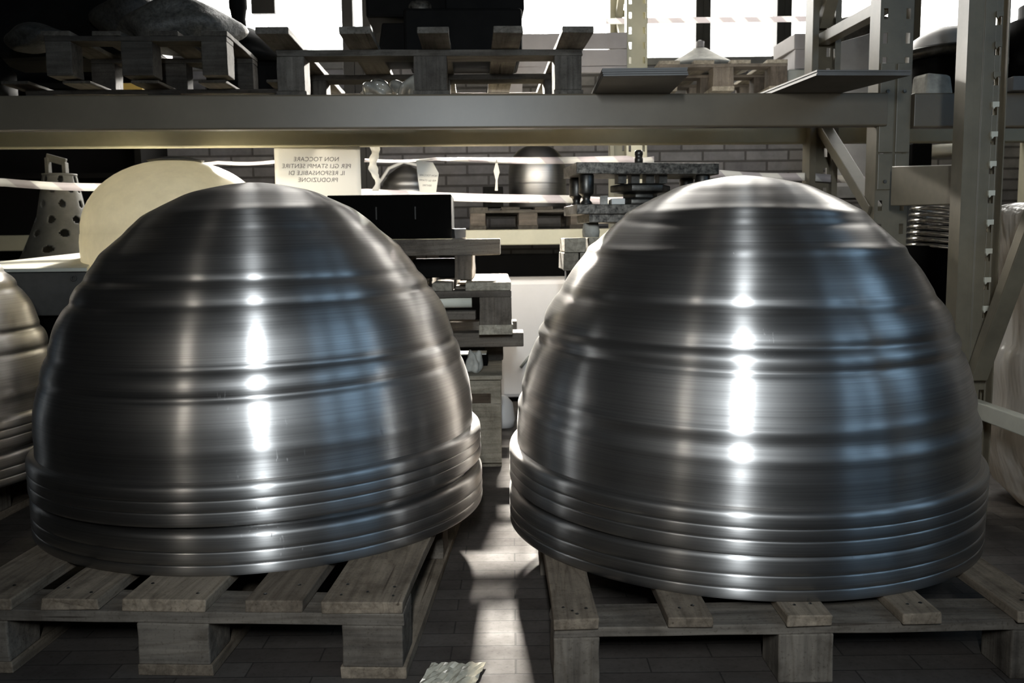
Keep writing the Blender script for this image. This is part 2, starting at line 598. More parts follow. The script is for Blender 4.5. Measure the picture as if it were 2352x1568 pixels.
# brick wall behind the racks with its band of windows
SILL, HEAD = 1.98, 4.4
WX = [-2.15, -0.88, 1.30, 1.84, 2.70, 4.6]
struct(MB().box(XL, XR, YB, YB + 0.3, 0, SILL).box(XL, XR, YB, YB + 0.3, HEAD, ZC)
       .box(XL, WX[0], YB, YB + 0.3, SILL, HEAD).box(WX[-1], XR, YB, YB + 0.3, SILL, HEAD), 'wall_back', 'brick_wall')
struct(MB().box(WX[0], WX[-1], YB - 0.03, YB + 0.02, SILL - 0.05, SILL), 'trim_1', 'concrete', bevel=0.006)
for i in range(len(WX) - 1):
    a, b = WX[i] + 0.05, WX[i + 1] - 0.05
    w = tag(thing('window_%d' % (i + 1), None, None, (0.5 * (a + b), YB + 0.1, SILL)), None, None, None, 'structure')
    h, hw = HEAD - SILL, 0.5 * (b - a)
    MB().box(-hw - 0.05, -hw, -0.1, 0.08, 0, h).box(hw, hw + 0.05, -0.1, 0.08, 0, h).box(-hw, hw, -0.05, 0.05, h - 0.06, h).build('window_frame', 'frame_dark', w, bevel=0.004)
    MB().box(-hw, hw, 0.02, 0.03, 0, h - 0.06).build('window_pane', 'daylit_pane', w)
# right hand wall with tall factory windows beside and behind the camera
YW = [(-4.2, -2.6), (-1.9, -0.3), (0.4, 1.5)]
wr = MB()
edges = [YF] + [y for p in YW for y in p] + [YB]
for i in range(0, len(edges), 2):
    wr.box(XR, XR + 0.25, edges[i], edges[i + 1], 0, ZC)
for (a, b) in YW:
    wr.box(XR, XR + 0.25, a, b, 0, 2.2).box(XR, XR + 0.25, a, b, 4.6, ZC)
struct(wr, 'wall_right', 'dark_wall')
for i, (a, b) in enumerate(YW):
    w = tag(thing('window_%d' % (i + 6), None, None, (XR + 0.12, 0.5 * (a + b), 2.2)), None, None, None, 'structure')
    hw = 0.5 * (b - a)
    fr = MB()
    for k in range(4):
        y = -hw + 2 * hw * k / 3
        fr.box(-0.06, 0.0, y - 0.025, y + 0.025, 0, 2.4)
    for k in range(4):
        fr.box(-0.06, 0.0, -hw, hw, 0.8 * k - 0.025, 0.8 * k + 0.025)
    fr.build('window_frame', 'frame_dark', w)
    MB().box(0.0, 0.01, -hw, hw, 0, 2.4).build('window_pane', 'daylit_pane_blue', w)


# ------------------------------------------------------------------ pallets
def pallet(label, loc, rz, boards, length, z_block, z_string, z_deck, block_w, stringers, base=True, ex=(0, 0),
           group=None, mats=('wood_along', 'wood_across', 'wood_upright'), overhang=0.0, chip=0.0, base_h=0.022, raise_boards=None):
    """x across the front end, y to the back, z up; blocks run from base_h to z_block"""
    p = thing('wooden_pallet', label, 'pallet', loc, rz, group)
    x0, x1 = boards[0][0] - ex[0], boards[-1][1] + ex[1]
    for i, (a, b) in enumerate(boards):
        MB().plank(a, b, -overhang, length + overhang * 0.0, z_string, z_deck, 1, 9, 0.0016, chip).build('deck_board', mats[0], p, bevel=0.0025)
    for s0, s1 in stringers:
        MB().plank(x0, x1, s0, s1, z_block, z_string, 0, 9, 0.0014, chip).build('stringer_board', mats[1], p, bevel=0.002)
    xs = [(x0, x0 + block_w), (0.5 * (x0 + x1) - block_w * 0.6, 0.5 * (x0 + x1) + block_w * 0.6), (x1 - block_w, x1)]
    for a, b in xs:
        for s0, s1 in stringers:
            MB().plank(a, b, s0, s1, base_h if base else 0.0, z_block, 2, 3, 0.0012).build('block', mats[2], p, bevel=0.003)
        if base:
            MB().plank(a - 0.004, b + 0.004, 0, length, 0, base_h, 1, 6, 0.0015).build('base_board', mats[0], p, bevel=0.002)
    return p


# front left pallet: local x measured from its front left corner at (-1.035, 1.583)
FRONT_L = pallet('worn wooden pallet under the left pair of large stacked steel domes', (-1.035, 1.582, 0), -0.055,
       [(0.0, 0.122), (0.175, 0.282), (0.326, 0.482), (0.551, 0.657), (0.690, 0.836)], 1.2, 0.1, 0.122, 0.144,
       0.11, [(0.0, 0.1), (0.55, 0.65), (1.1, 1.2)], chip=0.003, mats=('wood_along', 'wood_across', 'wood_across'))
# front right pallet: thinner boards on taller blocks
FRONT_R = pallet('narrow-boarded wooden pallet under the right pair of large stacked steel domes', (0.066, 1.489, 0), 0.012,
       [(0.0, 0.079), (0.197, 0.276), (0.404, 0.483), (0.604, 0.674), (0.805, 0.884)], 1.2, 0.09, 0.109, 0.129,
       0.08, [(0.012, 0.112), (0.54, 0.66), (1.09, 1.19)], base=False, ex=(0, 0), chip=0.004)


def nails(parent, spots, z):
    for x, y in spots:
        r = random.uniform(0.0028, 0.004)
        MB().lathe([(0.0, 0.0012), (r * 0.6, 0.0012), (r, 0.0)], 10, (x, y, z)).build('nail', 'steel_dark', parent)


nails(FRONT_L, [(0.03, 0.035), (0.09, 0.06), (0.20, 0.05), (0.255, 0.03), (0.35, 0.075), (0.455, 0.03), (0.58, 0.03), (0.63, 0.075), (0.72, 0.03), (0.765, 0.045), (0.815, 0.028), (0.81, 0.07), (0.72, 0.08)], 0.1446)
nails(FRONT_R, [(0.02, 0.05), (0.035, 0.035), (0.06, 0.045), (0.042, 0.022), (0.225, 0.04), (0.25, 0.05), (0.43, 0.045), (0.46, 0.05), (0.425, 0.08), (0.63, 0.04), (0.655, 0.045), (0.84, 0.05), (0.86, 0.08)], 0.1296)
# ------------------------------------------------------------------ spun steel domes
KT = [0, .12, .25, .38, .5, .62, .72, .8, .87, .93, .97]
KR = [.5110, .5074, .4917, .4673, .4389, .3939, .3495, .3005, .2508, .1854, .1230]


def catmull(p, n=24):
    out = []
    for i in range(1, len(p) - 2):
        p0, p1, p2, p3 = [Vector(q) for q in p[i - 1:i + 3]]
        for k in range(n):
            t = k / n
            out.append(0.5 * ((2 * p1) + (p2 - p0) * t + (2 * p0 - 5 * p1 + 4 * p2 - p3) * t * t + (3 * p1 - p0 - 3 * p2 + p3) * t ** 3))
    out.append(Vector(p[-2]))
    return out


def dome_profile(H, fl=0.182, grooves=(), n=18):
    pts = [(r, fl + (H - fl) * t) for r, t in zip(KR, KT)]
    ctrl = [(0.515, fl - 0.06)] + pts + [(0.0, H)] + [(-.1230, pts[-1][1])]
    raw = catmull(ctrl, n)
    return [(max(p[0], 0.0), p[1]) for p in raw]


def ripple(grooves, seed):
    rnd = random.Random(seed)
    ph = [rnd.uniform(0, 6.28) for _ in grooves]
    am = [rnd.uniform(0.5, 1.2) for _ in grooves]

    def fn(r, z, a):
        d = 0.0
        for (zg, amp, wd), p, m in zip(grooves, ph, am):
            zz = zg + 0.0045 * m * math.sin(a + p) + 0.0015 * math.sin(3 * a + 2 * p)
            k = (z - zz) / (wd * 1.1)
            if -4 < k < 4:
                d += 1.0 * amp * math.exp(-k * k) * (0.75 + 0.25 * math.sin(2 * a + p * 3))
        # gentle planishing waves left by the spinning roller
        d += 0.0006 * math.sin(5 * a + 9 * z + seed) * math.sin(23 * z + seed)
        if r <= 0.02:
            d *= r / 0.02
        return max(r + d, 0.0), z + 0.25 * d
    return fn


def rim_profile(z0, z1, R=0.528, inner=0.50, cuts=(0.0, 0.25, 0.55, 1.0)):
    """three flat bands, each with a small rounded top edge tucked under a sharp crease; the last one ends in a shoulder"""
    h = z1 - z0
    p = [(inner, z0 + 0.0005), (R - 0.0005, z0), (R, z0 + 0.0006)]
    for i in range(3):
        a, b = z0 + h * cuts[i], z0 + h * cuts[i + 1]
        last = i == 2
        r = 0.014 if last else 0.0042
        bulge = 0.0012
        if i:
            p += [(R - 0.0004, a + 0.0002), (R + 0.0001, a + 0.0008)]
        zz = b - r
        p += [(R + bulge * 0.8, a + 0.25 * (zz - a)), (R + bulge, a + 0.55 * (zz - a)), (R + bulge * 0.7, zz - 0.0008)]
        nk = 9 if last else 5
        for k in range(1, nk + 1):
            t = k / nk * PI / 2
            p.append((R + bulge * 0.6 - r + r * math.cos(t), zz + r * math.sin(t)))
        if not last:
            p += [(R - 0.0052, b + 0.00005)]
    p += [(0.5125, z1 + 0.0008), (0.508, z1 + 0.0015), (inner, z1 - 0.02)]
    return p


def steel_dome(label, loc, H, grooves, seed, lower=False, lean=(0, 0)):
    t = thing('spun_steel_dome', label, 'dome', loc)
    z = 0.0 if lower else 0.1000
    prof = dome_profile(H if not lower else H - 0.094, 0.182 if not lower else 0.0875)
    if lower:
        prof = [(max(r - 0.006, 0), zz - 0.01) for r, zz in prof]
        prof = [q for q in prof if q[1] > 0.06]
    fn = ripple(grooves, seed) if not lower else None
    MB().lathe(prof, 288 if not lower else 96, fn=fn).build('dome_shell', 'spun_steel', t)
    MB().lathe(rim_profile(z, z + (0.0865 if lower else 0.0820), cuts=(0, .25, .55, 1) if lower else (0, .34, .62, 1)), 288, close=True).build('rim', 'spun_steel', t)
    t.rotation_euler = (-lean[1], lean[0], 0)
    return t


GL = [(.708, .0045, .010), (.66, -.003, .010), (.62, .003, .012), (.559, -.005, .008), (.538, .003, .016), (.517, -.005, .008), (.46, .003, .03),
      (.397, -.005, .007), (.368, .004, .018), (.341, -.005, .007), (.285, .003, .03), (.232, .002, .012)]
GR = [(.752, -.002, .01), (.707, .005, .008), (.687, -.003, .007), (.629, .005, .008), (.58, .002, .02), (.530, -.005, .009), (.49, .003, .018), (.457, -.0045, .007),
      (.440, .004, .012), (.421, -.005, .007), (.37, .003, .03), (.317, .0035, .010), (.295, -.003, .010), (.268, .0035, .010), (.22, .001, .02)]
LC, RC, TC_ = (-0.6076, 2.1977, 0.1445), (0.5191, 2.079, 0.1295), (-1.85, 2.52, 0.1445)
steel_dome('big brushed spun steel dome, upper one of the left pair on the left pallet', LC, 0.779, GL, 3, lean=(-0.0157, -0.005))
steel_dome('rim of the steel dome nested beneath the left large dome, lying on the pallet boards', LC, 0.779, GL, 3, True)
steel_dome('big brushed spun steel dome, upper one of the right pair on the right pallet', RC, 0.788, GR, 11, lean=(0.006, -0.03))
steel_dome('rim of the steel dome nested beneath the right large dome, lying on the pallet boards', RC, 0.788, GR, 11, True)
steel_dome('shadowed spun steel dome cut off by the left edge of the photo', TC_, 0.779, [(g[0], g[1] * 1.3, g[2]) for g in GL], 5)
steel_dome('dark rim of the steel dome nested beneath the dome at the left edge', TC_, 0.779, GL, 5, True)
pallet('dark wooden pallet under the steel domes at the left edge', (-2.3, 1.95, 0), -0.03,
       [(0.0, 0.145), (0.175, 0.275), (0.33, 0.475), (0.53, 0.63), (0.665, 0.81)], 1.2, 0.1, 0.122, 0.144,
       0.11, [(0.0, 0.1), (0.55, 0.65), (1.1, 1.2)])

# ------------------------------------------------------------------ the main pallet rack
RACK = thing('pallet_rack', 'cream painted steel pallet rack crossing the photo behind the big domes', 'rack', (1.255, 3.005, 0), 0.05)
DEP = 0.60


def upright(parent, x, y, h, mat='rack_cream_shaded', w=0.108, dep=0.075, flip=1, name='upright'):
    m = MB()
    hw = w / 2
    t = 0.003
    sl, sw = 0.034, 0.014          # slot height and width
    pitch = 0.0765
    xa = hw - 0.010 - sw           # inner edge of the slot column
    m.box(x - xa, x + xa, y, y + t, 0, h)
    for s in (-1, 1):
        m.box(x + s * hw - (0.010 if s > 0 else 0), x + s * hw + (0 if s > 0 else 0.010), y, y + t, 0, h)
        a, b = sorted((x + s * xa, x + s * (xa + sw)))
        z = 0.02
        while z < h - sl:
            m.box(a, b, y, y + t, z + sl, min(z + pitch, h))
            z += pitch
        m.box(x + s * hw - t / 2, x + s * hw + t / 2, *sorted((y, y + flip * dep)), 0, h)
        lo, hi = sorted((x + s * hw, x + s * (hw - 0.022)))
        m.box(lo, hi, y + flip * dep - t, y + flip * dep, 0, h)
    return m.build(name, mat, parent)


def connector(parent, x, y, z0, z1, mat='rack_cream_shaded'):
    c = MB().box(x - 0.024, x + 0.024, y - 0.007, y - 0.002, z0, z1).build('beam_connector', mat, parent, bevel=0.002)
    MB().tube([(x + 0.0, y - 0.012, z1 - 0.09), (x, y - 0.006, z1 - 0.09)], 0.006, 10).build('bolt', 'steel_worn', c)
    return c


upright(RACK, 0.0, 0.0, 2.6)
upright(RACK, -0.02, DEP, 2.6, flip=-1)
upright(RACK, -3.45, 0.0, 2.6)
upright(RACK, -3.45, DEP, 2.6, flip=-1)


def beam(parent, x0, x1, y, z0, z1, mat, name='beam'):
    d = 0.045
    h = z1 - z0
    prof = [(0, 0.004), (0.004, 0), (d, 0), (d, h), (0.004, h), (0, h - 0.004)]
    m = MB()
    vs = [(x, y + a, z0 + b) for x in (x0, x1) for a, b in prof]
    n = len(prof)
    m.add(vs, [tuple(range(n)), tuple(range(2 * n - 1, n - 1, -1))] + [(k, (k + 1) % n, (k + 1) % n + n, k + n) for k in range(n)])
    return m.build(name, mat, parent, bevel=0.002)


beam(RACK, -3.40, -0.03, -0.02, 1.134, 1.240, 'beam_cream_shaded')
beam(RACK, 0.058, 2.4, -0.02, 1.128, 1.238, 'beam_cream_shaded')
beam(RACK, -3.40, -0.05, DEP - 0.03, 1.142, 1.238, 'rack_cream_lit')
beam(RACK, 0.05, 2.4, DEP - 0.03, 1.142, 1.238, 'rack_cream_lit')
connector(RACK, -0.027, 0.0, 1.05, 1.335)
connector(RACK, 0.029, 0.0, 1.05, 1.335)
connector(RACK, -0.027, 0.0, 0.93, 1.046)
connector(RACK, 0.029, 0.0, 0.93, 1.046)
for (p0, p1) in (((-0.04, 0.03, 0.86), (-0.02, DEP - 0.03, 1.22)), ((-0.02, DEP - 0.04, 1.53), (-0.02, 0.03, 1.525)), ((-0.02, DEP - 0.04, 1.58), (-0.02, 0.05, 2.25))):
    MB().bar(p0, p1, 0.04, 0.045, (1, 0, 0)).build('brace', 'rack_cream_shaded', RACK, bevel=0.002)

# side frame of the neighbouring rack on the right, running towards the camera
FR = thing('side_rack', 'cream upright frame with diagonal brace, right of the right dome', 'rack', (1.248, 2.42, 0), 0.0)
fm = MB().box(-0.052, -0.049, 0, 0.06, 0, 2.6).box(-0.052, -0.012, 0, 0.003, 0, 2.6).box(-0.008, 0.020, 0, 0.003, 0, 2.6).box(-0.012, -0.008, 0.003, 0.006, 0, 2.6).box(0.034, 0.038, 0, 0.003, 0, 2.6)
z = 0.02
while z < 2.55:
    fm.box(0.020, 0.034, 0, 0.003, z + 0.034, z + 0.0765)
    z += 0.0765
fm.build('upright', 'rack_cream_shaded', FR, bevel=0.001)
MB().box(0.050, 0.068, 0.05, 0.054, 0, 2.6).box(0.065, 0.068, 0.02, 0.054, 0, 2.6).build('rear_flange', 'rack_cream_shaded', FR)
for k in range(16):
    z = 0.02 + 0.0765 * (k + 6)
    MB().prism([(0.018, z + 0.034), (0.018, z + 0.022), (0.022, z + 0.014), (0.026, z + 0.020), (0.036, z + 0.020), (0.036, z + 0.034)], -0.006, 0.001).build('slot_tab', 'cream_board' if k < 9 else 'rack_cream_shaded', FR, bevel=0.001)
upright(FR, 0.0, -1.05, 2.6, w=0.075, dep=0.07, flip=-1)
MB().bar((-0.005, -0.03, 0.40), (0.03, -0.72, 1.75), 0.035, 0.045, (1, 0, 0)).build('brace', 'rack_cream_shaded', FR, bevel=0.003)
MB().bar((0.0, -0.01, 0.315), (0.0, -1.05, 0.315), 0.03, 0.045).build('tie_bar', 'cream_board', FR, bevel=0.003)
# short link between the two racks
LKM = MB()
LKM.add([(-0.02, 0, 0.0), (0.02, 0, 0.0), (0.02, 0, 0.108), (-0.02, 0, 0.108), (-0.02, 0.42, 0.012), (0.02, 0.42, 0.012), (0.02, 0.42, 0.138), (-0.02, 0.42, 0.138)],
        [(0, 1, 2, 3), (7, 6, 5, 4), (0, 4, 5, 1), (1, 5, 6, 2), (2, 6, 7, 3), (3, 7, 4, 0)])
LK = LKM.build('rack_link', 'rack_cream_shaded', None, bevel=0.003)
tag(at_loc(LK, (1.262, 2.50, 0.862), 0.06), 'cream bracket plate linking the two rack uprights on the right', 'bracket')

# ------------------------------------------------------------------ on the rack shelf
SH = 1.2395
# winged pallet with five deck boards projecting towards the camera
pallet('grey pallet with five boards jutting over the shelf edge, holding the black machine', (-0.722, 2.955, SH), 0.04,
       [(-0.03, 0.066), (0.215, 0.307), (0.445, 0.537), (0.668, 0.757), (0.875, 0.967)], 0.95, 0.13, 0.150, 0.170,
       0.088, [(0.0, 0.1), (0.43, 0.53), (0.85, 0.95)], overhang=0.225, ex=(-0.012, -0.008),
       mats=('wood_gray_along', 'wood_gray_across', 'wood_gray_upright'), chip=0.004)
pallet('low dark pallet on the shelf beneath the pallet with the lumpy sacks', (-1.66, 3.02, SH - 0.005), 0.03,
       [(0.0, 0.09), (0.2, 0.29), (0.42, 0.51), (0.64, 0.73), (0.86, 0.95)], 0.42, 0.055, 0.07, 0.080,
       0.09, [(0.12, 0.20), (0.34, 0.42)], mats=('wood_dark_along', 'wood_dark_across', 'wood_dark_across'), ex=(-0.02, 0.0))
pallet('dark pallet on top of another at the left of the shelf, carrying sacks', (-1.49, 2.965, SH + 0.080), 0.05,
       [(0.0, 0.09), (0.16, 0.25), (0.34, 0.43), (0.50, 0.585)], 0.44, 0.108, 0.124, 0.140,
       0.082, [(0.0, 0.09), (0.36, 0.44)], base=False, ex=(-0.01, -0.002),
       mats=('wood_dark_along', 'wood_dark_across', 'wood_dark_across'))


def slab_stack(name, label, corners, z, t, n, mat):
    s = thing(name, label, 'boards', (0, 0, z))
    for k in range(n):
        m = MB()
        o = random.uniform(-0.003, 0.003)
        vs = [(x + o, y + o, zz) for zz in (k * t, k * t + t * 0.86) for x, y in corners]
        m.add(vs, [(3, 2, 1, 0), (4, 5, 6, 7)] + [(i, (i + 1) % 4, (i + 1) % 4 + 4, i + 4) for i in range(4)])
        m.build('board', mat, s)
    return s


slab_stack('board_stack', 'stack of thin grey boards jutting over the shelf edge beside the pallet', [(0.267, 2.63), (0.509, 2.63), (0.52, 3.45), (0.28, 3.45)], SH, 0.0055, 4, 'gray_board')
slab_stack('board_stack', 'wide grey boards jutting over the shelf edge by the rack upright', [(0.885, 2.66), (1.165, 2.68), (0.95, 3.42), (0.80, 3.30)], SH, 0.0055, 3, 'gray_board')

# the black machine standing on the winged pallet
MC = thing('machine_mold', 'big black cast machine mould standing on the winged pallet', 'machine', (-0.20, 3.32, SH + 0.17), 0.04)
MB().box(-0.16, 0.24, -0.18, 0.2, 0.0, 0.15).build('base_block', 'black_mold', MC, bevel=0.01)
MB().box(-0.30, 0.24, -0.05, 0.2, 0.15, 0.62).build('column', 'black_mold', MC, bevel=0.01)
MB().box(-0.02, 0.25, -0.14, 0.12, 0.15, 0.24).build('bracket', 'black_mold', MC, bevel=0.006)
MB().lathe([(0.0, 0.0), (0.045, 0.0), (0.05, 0.012), (0.05, 0.05), (0.042, 0.065), (0.0, 0.065)], 28, (-0.11, -0.02, 0.14)).build('knob', 'steel_worn', MC)
MB().prism([(-0.26, 0.0), (-0.14, 0.0), (-0.16, 0.12), (-0.24, 0.12)], -0.1, 0.1).build('foot', 'black_mold', MC, bevel=0.005)
ln = MB().box(-0.09, 0.13, -0.11, 0.1, 0.0, 0.06).build('stone_plate', 'plaster', None, bevel=0.01)
tag(at_loc(ln, (-0.13, 3.28, SH + 0.41), 0.1), 'pale plaster slab lying on top of the black machine', 'slab')

# black mould with a knob, and the disc under it
KN = thing('knobbed_lid', 'black conical lid with a bottle-shaped knob in front of the window', 'lid', (-1.035, 3.58, SH + 0.226))
MB().lathe([(0.0, 0.0), (0.20, 0.0), (0.205, 0.015), (0.15, 0.075), (0.06, 0.13), (0.0, 0.14)], 40).build('lid_cone', 'black_mold', KN)
MB().lathe([(0.0, 0.12), (0.03, 0.12), (0.026, 0.17), (0.03, 0.2), (0.034, 0.21), (0.034, 0.30), (0.026, 0.31), (0.0, 0.31)], 24).build('knob', 'black_mold', KN)
bk = MB().box(-0.13, 0.15, -0.09, 0.12, 0, 0.225, j=0.006).build('iron_mold', 'black_mold', None, bevel=0.02)
tag(at_loc(bk, (-1.015, 3.58, SH), 0.04), 'black iron block under the knobbed lid on the shelf', 'mould')


def lump(name, label, cat, loc, size, mat, seed, rough=0.25, group=None, n=2):
    bm = bmesh.new()
    bmesh.ops.create_icosphere(bm, subdivisions=4, radius=1.0)
    rnd = random.Random(seed)
    k = [(Vector((rnd.uniform(-1, 1), rnd.uniform(-1, 1), rnd.uniform(-1, 1))).normalized(), rnd.uniform(2, 7), rnd.uniform(0, 6)) for _ in range(9)]
    for v in bm.verts:
        d = sum(math.sin(v.co.dot(a) * f + p) for a, f, p in k) / 9
        v.co *= 1 + rough * d * 2
        v.co = Vector((v.co.x * size[0], v.co.y * size[1], max(v.co.z, -0.75) * size[2]))
    lo = min(v.co.z for v in bm.verts)
    for v in bm.verts:
        v.co.z -= lo
    for f in bm.faces:
        f.smooth = True
    me = bpy.data.meshes.new(name)
    bm.to_mesh(me); bm.free()
    me.materials.append(MATS[mat])
    o = bpy.data.objects.new(name, me)
    COL.objects.link(o)
    o.location = loc
    return tag(o, label, cat, group)


Z2 = SH + 0.22
lump('sack', 'grey crumpled sack at the top left, right-hand one on the dark pallet', 'sack', (-1.14, 3.28, Z2), (0.20, 0.16, 0.09), 'sack_cloth', 4, 0.22)
lump('sack', 'grey crumpled sack lying on black mould, upper left corner', 'sack', (-1.33, 3.34, Z2 + 0.05), (0.13, 0.14, 0.085), 'sack_dark', 8, 0.22)
lump('sack', 'small dusty sack at far upper left above the shelf beam', 'sack', (-1.60, 3.16, SH + 0.20), (0.10, 0.10, 0.045), 'sack_dark', 12, 0.22)
tag(at_loc(MB().box(-0.36, 0.20, -0.04, 0.26, 0, 0.52, j=0.02).build('iron_mold', 'black_mold', None, bevel=0.03), (-1.52, 3.42, Z2), 0.1),  # enlarged to block window light from the dome at the left edge
    'large black mould filling the upper left corner on the dark pallet', 'mould')
tag(at_loc(MB().lathe([(0, 0), (0.26, 0), (0.26, 0.12), (0.2, 0.2), (0, 0.22)], 32).build('iron_mold', 'black_mold'), (-1.95, 3.12, SH + 0.01)),
    'round black mould on the shelf at the far left edge', 'mould')
lump('plastic_bag', 'crumpled clear plastic bag stuffed under the winged pallet', 'bag', (-0.44, 3.10, SH + 0.002), (0.05, 0.08, 0.045), 'clear_film', 21, 0.45)
lump('plastic_bag', 'crumpled clear plastic film under the winged pallet, beside its middle block', 'bag', (-0.345, 3.16, SH + 0.002), (0.055, 0.09, 0.05), 'clear_film', 27, 0.5)
tag(at_loc(MB().box(-0.32, 0.02, -0.1, 0.1, 0, 0.045).build('metal_plate', 'black_mold', None, bevel=0.004), (0.02, 3.42, SH)), 'dark flat bar on the shelf behind the winged pallet', 'bar')

# right bay of the shelf
LD = thing('pot_lid', 'pale wrapped pot with dark brim on the shelf between the right uprights', 'pot', (1.60, 3.36, SH))
MB().lathe([(0.0, 0.0), (0.10, 0.0), (0.13, 0.12), (0.15, 0.16), (0.0, 0.16)], 36).build('pot_body', 'black_mold', LD)
MB().lathe([(0.0, 0.17), (0.15, 0.165), (0.19, 0.165), (0.195, 0.19), (0.15, 0.205), (0.0, 0.21)], 40).build('brim', 'steel_dark', LD)
MB().lathe([(0.15, 0.205), (0.14, 0.235), (0.08, 0.275), (0.0, 0.285)], 40).build('wrapped_top', 'white_bin', LD)
tag(at_loc(MB().box(-0.055, 0.04, -0.05, 0.05, 0, 0.085, j=0.008).build('plaster_block', 'plaster', None, bevel=0.012), (1.455, 3.16, SH), 0.1),
    'small white plaster block on the shelf right of the tall upright', 'block')
DR = thing('machine_mold', 'black turned mould on the shelf at the upper right edge', 'mould', (1.82, 3.12, SH))
MB().lathe([(0, 0.05), (0.13, 0.05), (0.14, 0.1), (0.12, 0.12), (0.12, 0.16), (0.15, 0.18), (0.15, 0.24), (0.1, 0.26), (0.1, 0.3), (0, 0.3)], 36).build('mold_body', 'black_mold', DR)
MB().box(-0.2, 0.2, -0.15, 0.15, 0, 0.045).build('base_plate', 'gray_board', DR, bevel=0.003)

# ------------------------------------------------------------------ under the shelf, left
crate = thing('crate', 'grey steel crate with pale warped lid board beneath the white dome', 'crate', (-1.72, 3.03, 0.28), 0.0)
MB().box(-0.5, 0.30, 0, 0.62, 0.265, 0.41).build('crate_side', 'gray_box', crate, bevel=0.004)
MB().box(-0.45, 0.26, 0.05, 0.58, 0.0, 0.265).build('crate_frame', 'black_iron', crate)
MB().lathe([(0.006, 0), (0.010, 0.0), (0.010, 0.006), (0.006, 0.006)], 16, (0, 0, 0), close=True).build('ring', 'gray_box', crate).matrix_local = Matrix.Translation((0.255, -0.001, 0.39)) @ Matrix.Rotation(PI / 2, 4, 'X')
lid = MB()
lid.add([(-0.25, 0.0, 0.0), (0.30, 0.0, 0.0), (0.135, 0.45, 0.047), (0.105, 0.48, 0.05), (-0.25, 0.0, 0.012), (0.30, 0.0, 0.012), (0.135, 0.45, 0.061), (0.105, 0.48, 0.064)],
        [(3, 2, 1, 0), (4, 5, 6, 7), (0, 1, 5, 4), (1, 2, 6, 5), (2, 3, 7, 6), (3, 0, 4, 7)])
lid.build('lid_board', 'cream_board', crate, bevel=0.002).location = (0, 0, 0.412)
stand = tag(MB().box(-0.5, 0.32, 0.15, 0.6, 0.0, 0.28).build('support_block', 'black_iron', None, bevel=0.005), 'dark support box under the grey steel crate', 'box')
at_loc(stand, (-1.72, 3.03, 0.0))
FD = thing('fiberglass_dome', 'cream fibreglass dome mould standing on the grey crate behind the left steel dome', 'dome', (-1.225, 3.36, 0.69))
fp = [(0.330, 0.0), (0.337, 0.04), (0.338, 0.10), (0.335, 0.128), (0.333, 0.131)]
for k in range(1, 15):
    a = k / 14 * PI / 2
    fp.append((0.334 * math.cos(a) ** 0.95, 0.133 + 0.262 * math.sin(a)))
MB().lathe(fp, 80).build('dome_shell', 'fiberglass', FD)
MB().lathe([(0.0, 0.385), (0.09, 0.388), (0.10, 0.394), (0.05, 0.405), (0.0, 0.406)], 40).build('cap', 'gray_box', FD)
tag(at_loc(MB().box(-0.10, 0.30, -0.25, 0.3, 0, 0.69).build('plinth', 'black_iron', None, bevel=0.004), (-1.15, 3.36, 0)), 'dark plinth under the right half of the fibreglass dome', 'plinth')

CN = thing('perforated_cone', 'dark flared cone with round holes and a loop handle, far left under the shelf', 'cone', (-1.87, 3.80, 0.715))
prof = [(0.062 + 0.030 * (1 - k / 10), 0.19 + 0.165 * k / 10) for k in range(11)]
low = [(0.175 - 0.083 * (k / 12) ** 0.85, 0.19 * k / 12) for k in range(12)]
HOLES = [(a0 + (i % 2) * 0.45, z) for i, z in enumerate((0.05, 0.115, 0.17, 0.235, 0.295, 0.335)) for a0 in [j * 0.95 for j in range(7)]]


def hole(a, z):
    for (b, zz) in HOLES:
        da = (a - b + PI) % (2 * PI) - PI
        if (da * 0.10) ** 2 + (z - zz) ** 2 < 0.0155 ** 2:
            return True
    return False


def dense(p, n):
    out = []
    for i in range(len(p) - 1):
        for k in range(n):
            t = k / n
            out.append((p[i][0] * (1 - t) + p[i + 1][0] * t, p[i][1] * (1 - t) + p[i + 1][1] * t))
    return out + [p[-1]]


MB().lathe(dense(low + prof, 4), 120, drop=hole).build('cone_shell', 'gray_iron', CN, solid=0.006)
MB().lathe([(0.0, 0.35), (0.066, 0.35), (0.068, 0.36), (0.0, 0.365)], 32).build('cap', 'gray_iron', CN)
MB().bar((-0.035, -0.02, 0.36), (-0.035, -0.02, 0.425), 0.016, 0.03, (0, 1, 0)).bar((0.035, -0.02, 0.36), (0.035, -0.02, 0.405), 0.016, 0.03, (0, 1, 0)).bar((-0.04, -0.02, 0.428), (0.04, -0.02, 0.405), 0.016, 0.03).build('handle', 'gray_iron', CN, bevel=0.003)
tag(at_loc(MB().box(-0.7, 0.5, -0.2, 0.5, 0.0, 0.03).box(-0.66, -0.6, -0.15, -0.09, -0.68, 0.0).box(0.3, 0.36, -0.15, -0.09, -0.68, 0.0).box(-0.66, -0.6, 0.4, 0.46, -0.68, 0.0).box(0.3, 0.36, 0.4, 0.46, -0.68, 0.0).build('workbench', 'gray_iron', None, bevel=0.003), (-1.9, 3.85, 0.683)),
    'low dark bench under the perforated cone at the far left', 'bench')

# ------------------------------------------------------------------ barrier tape and notices
RX = 0.05


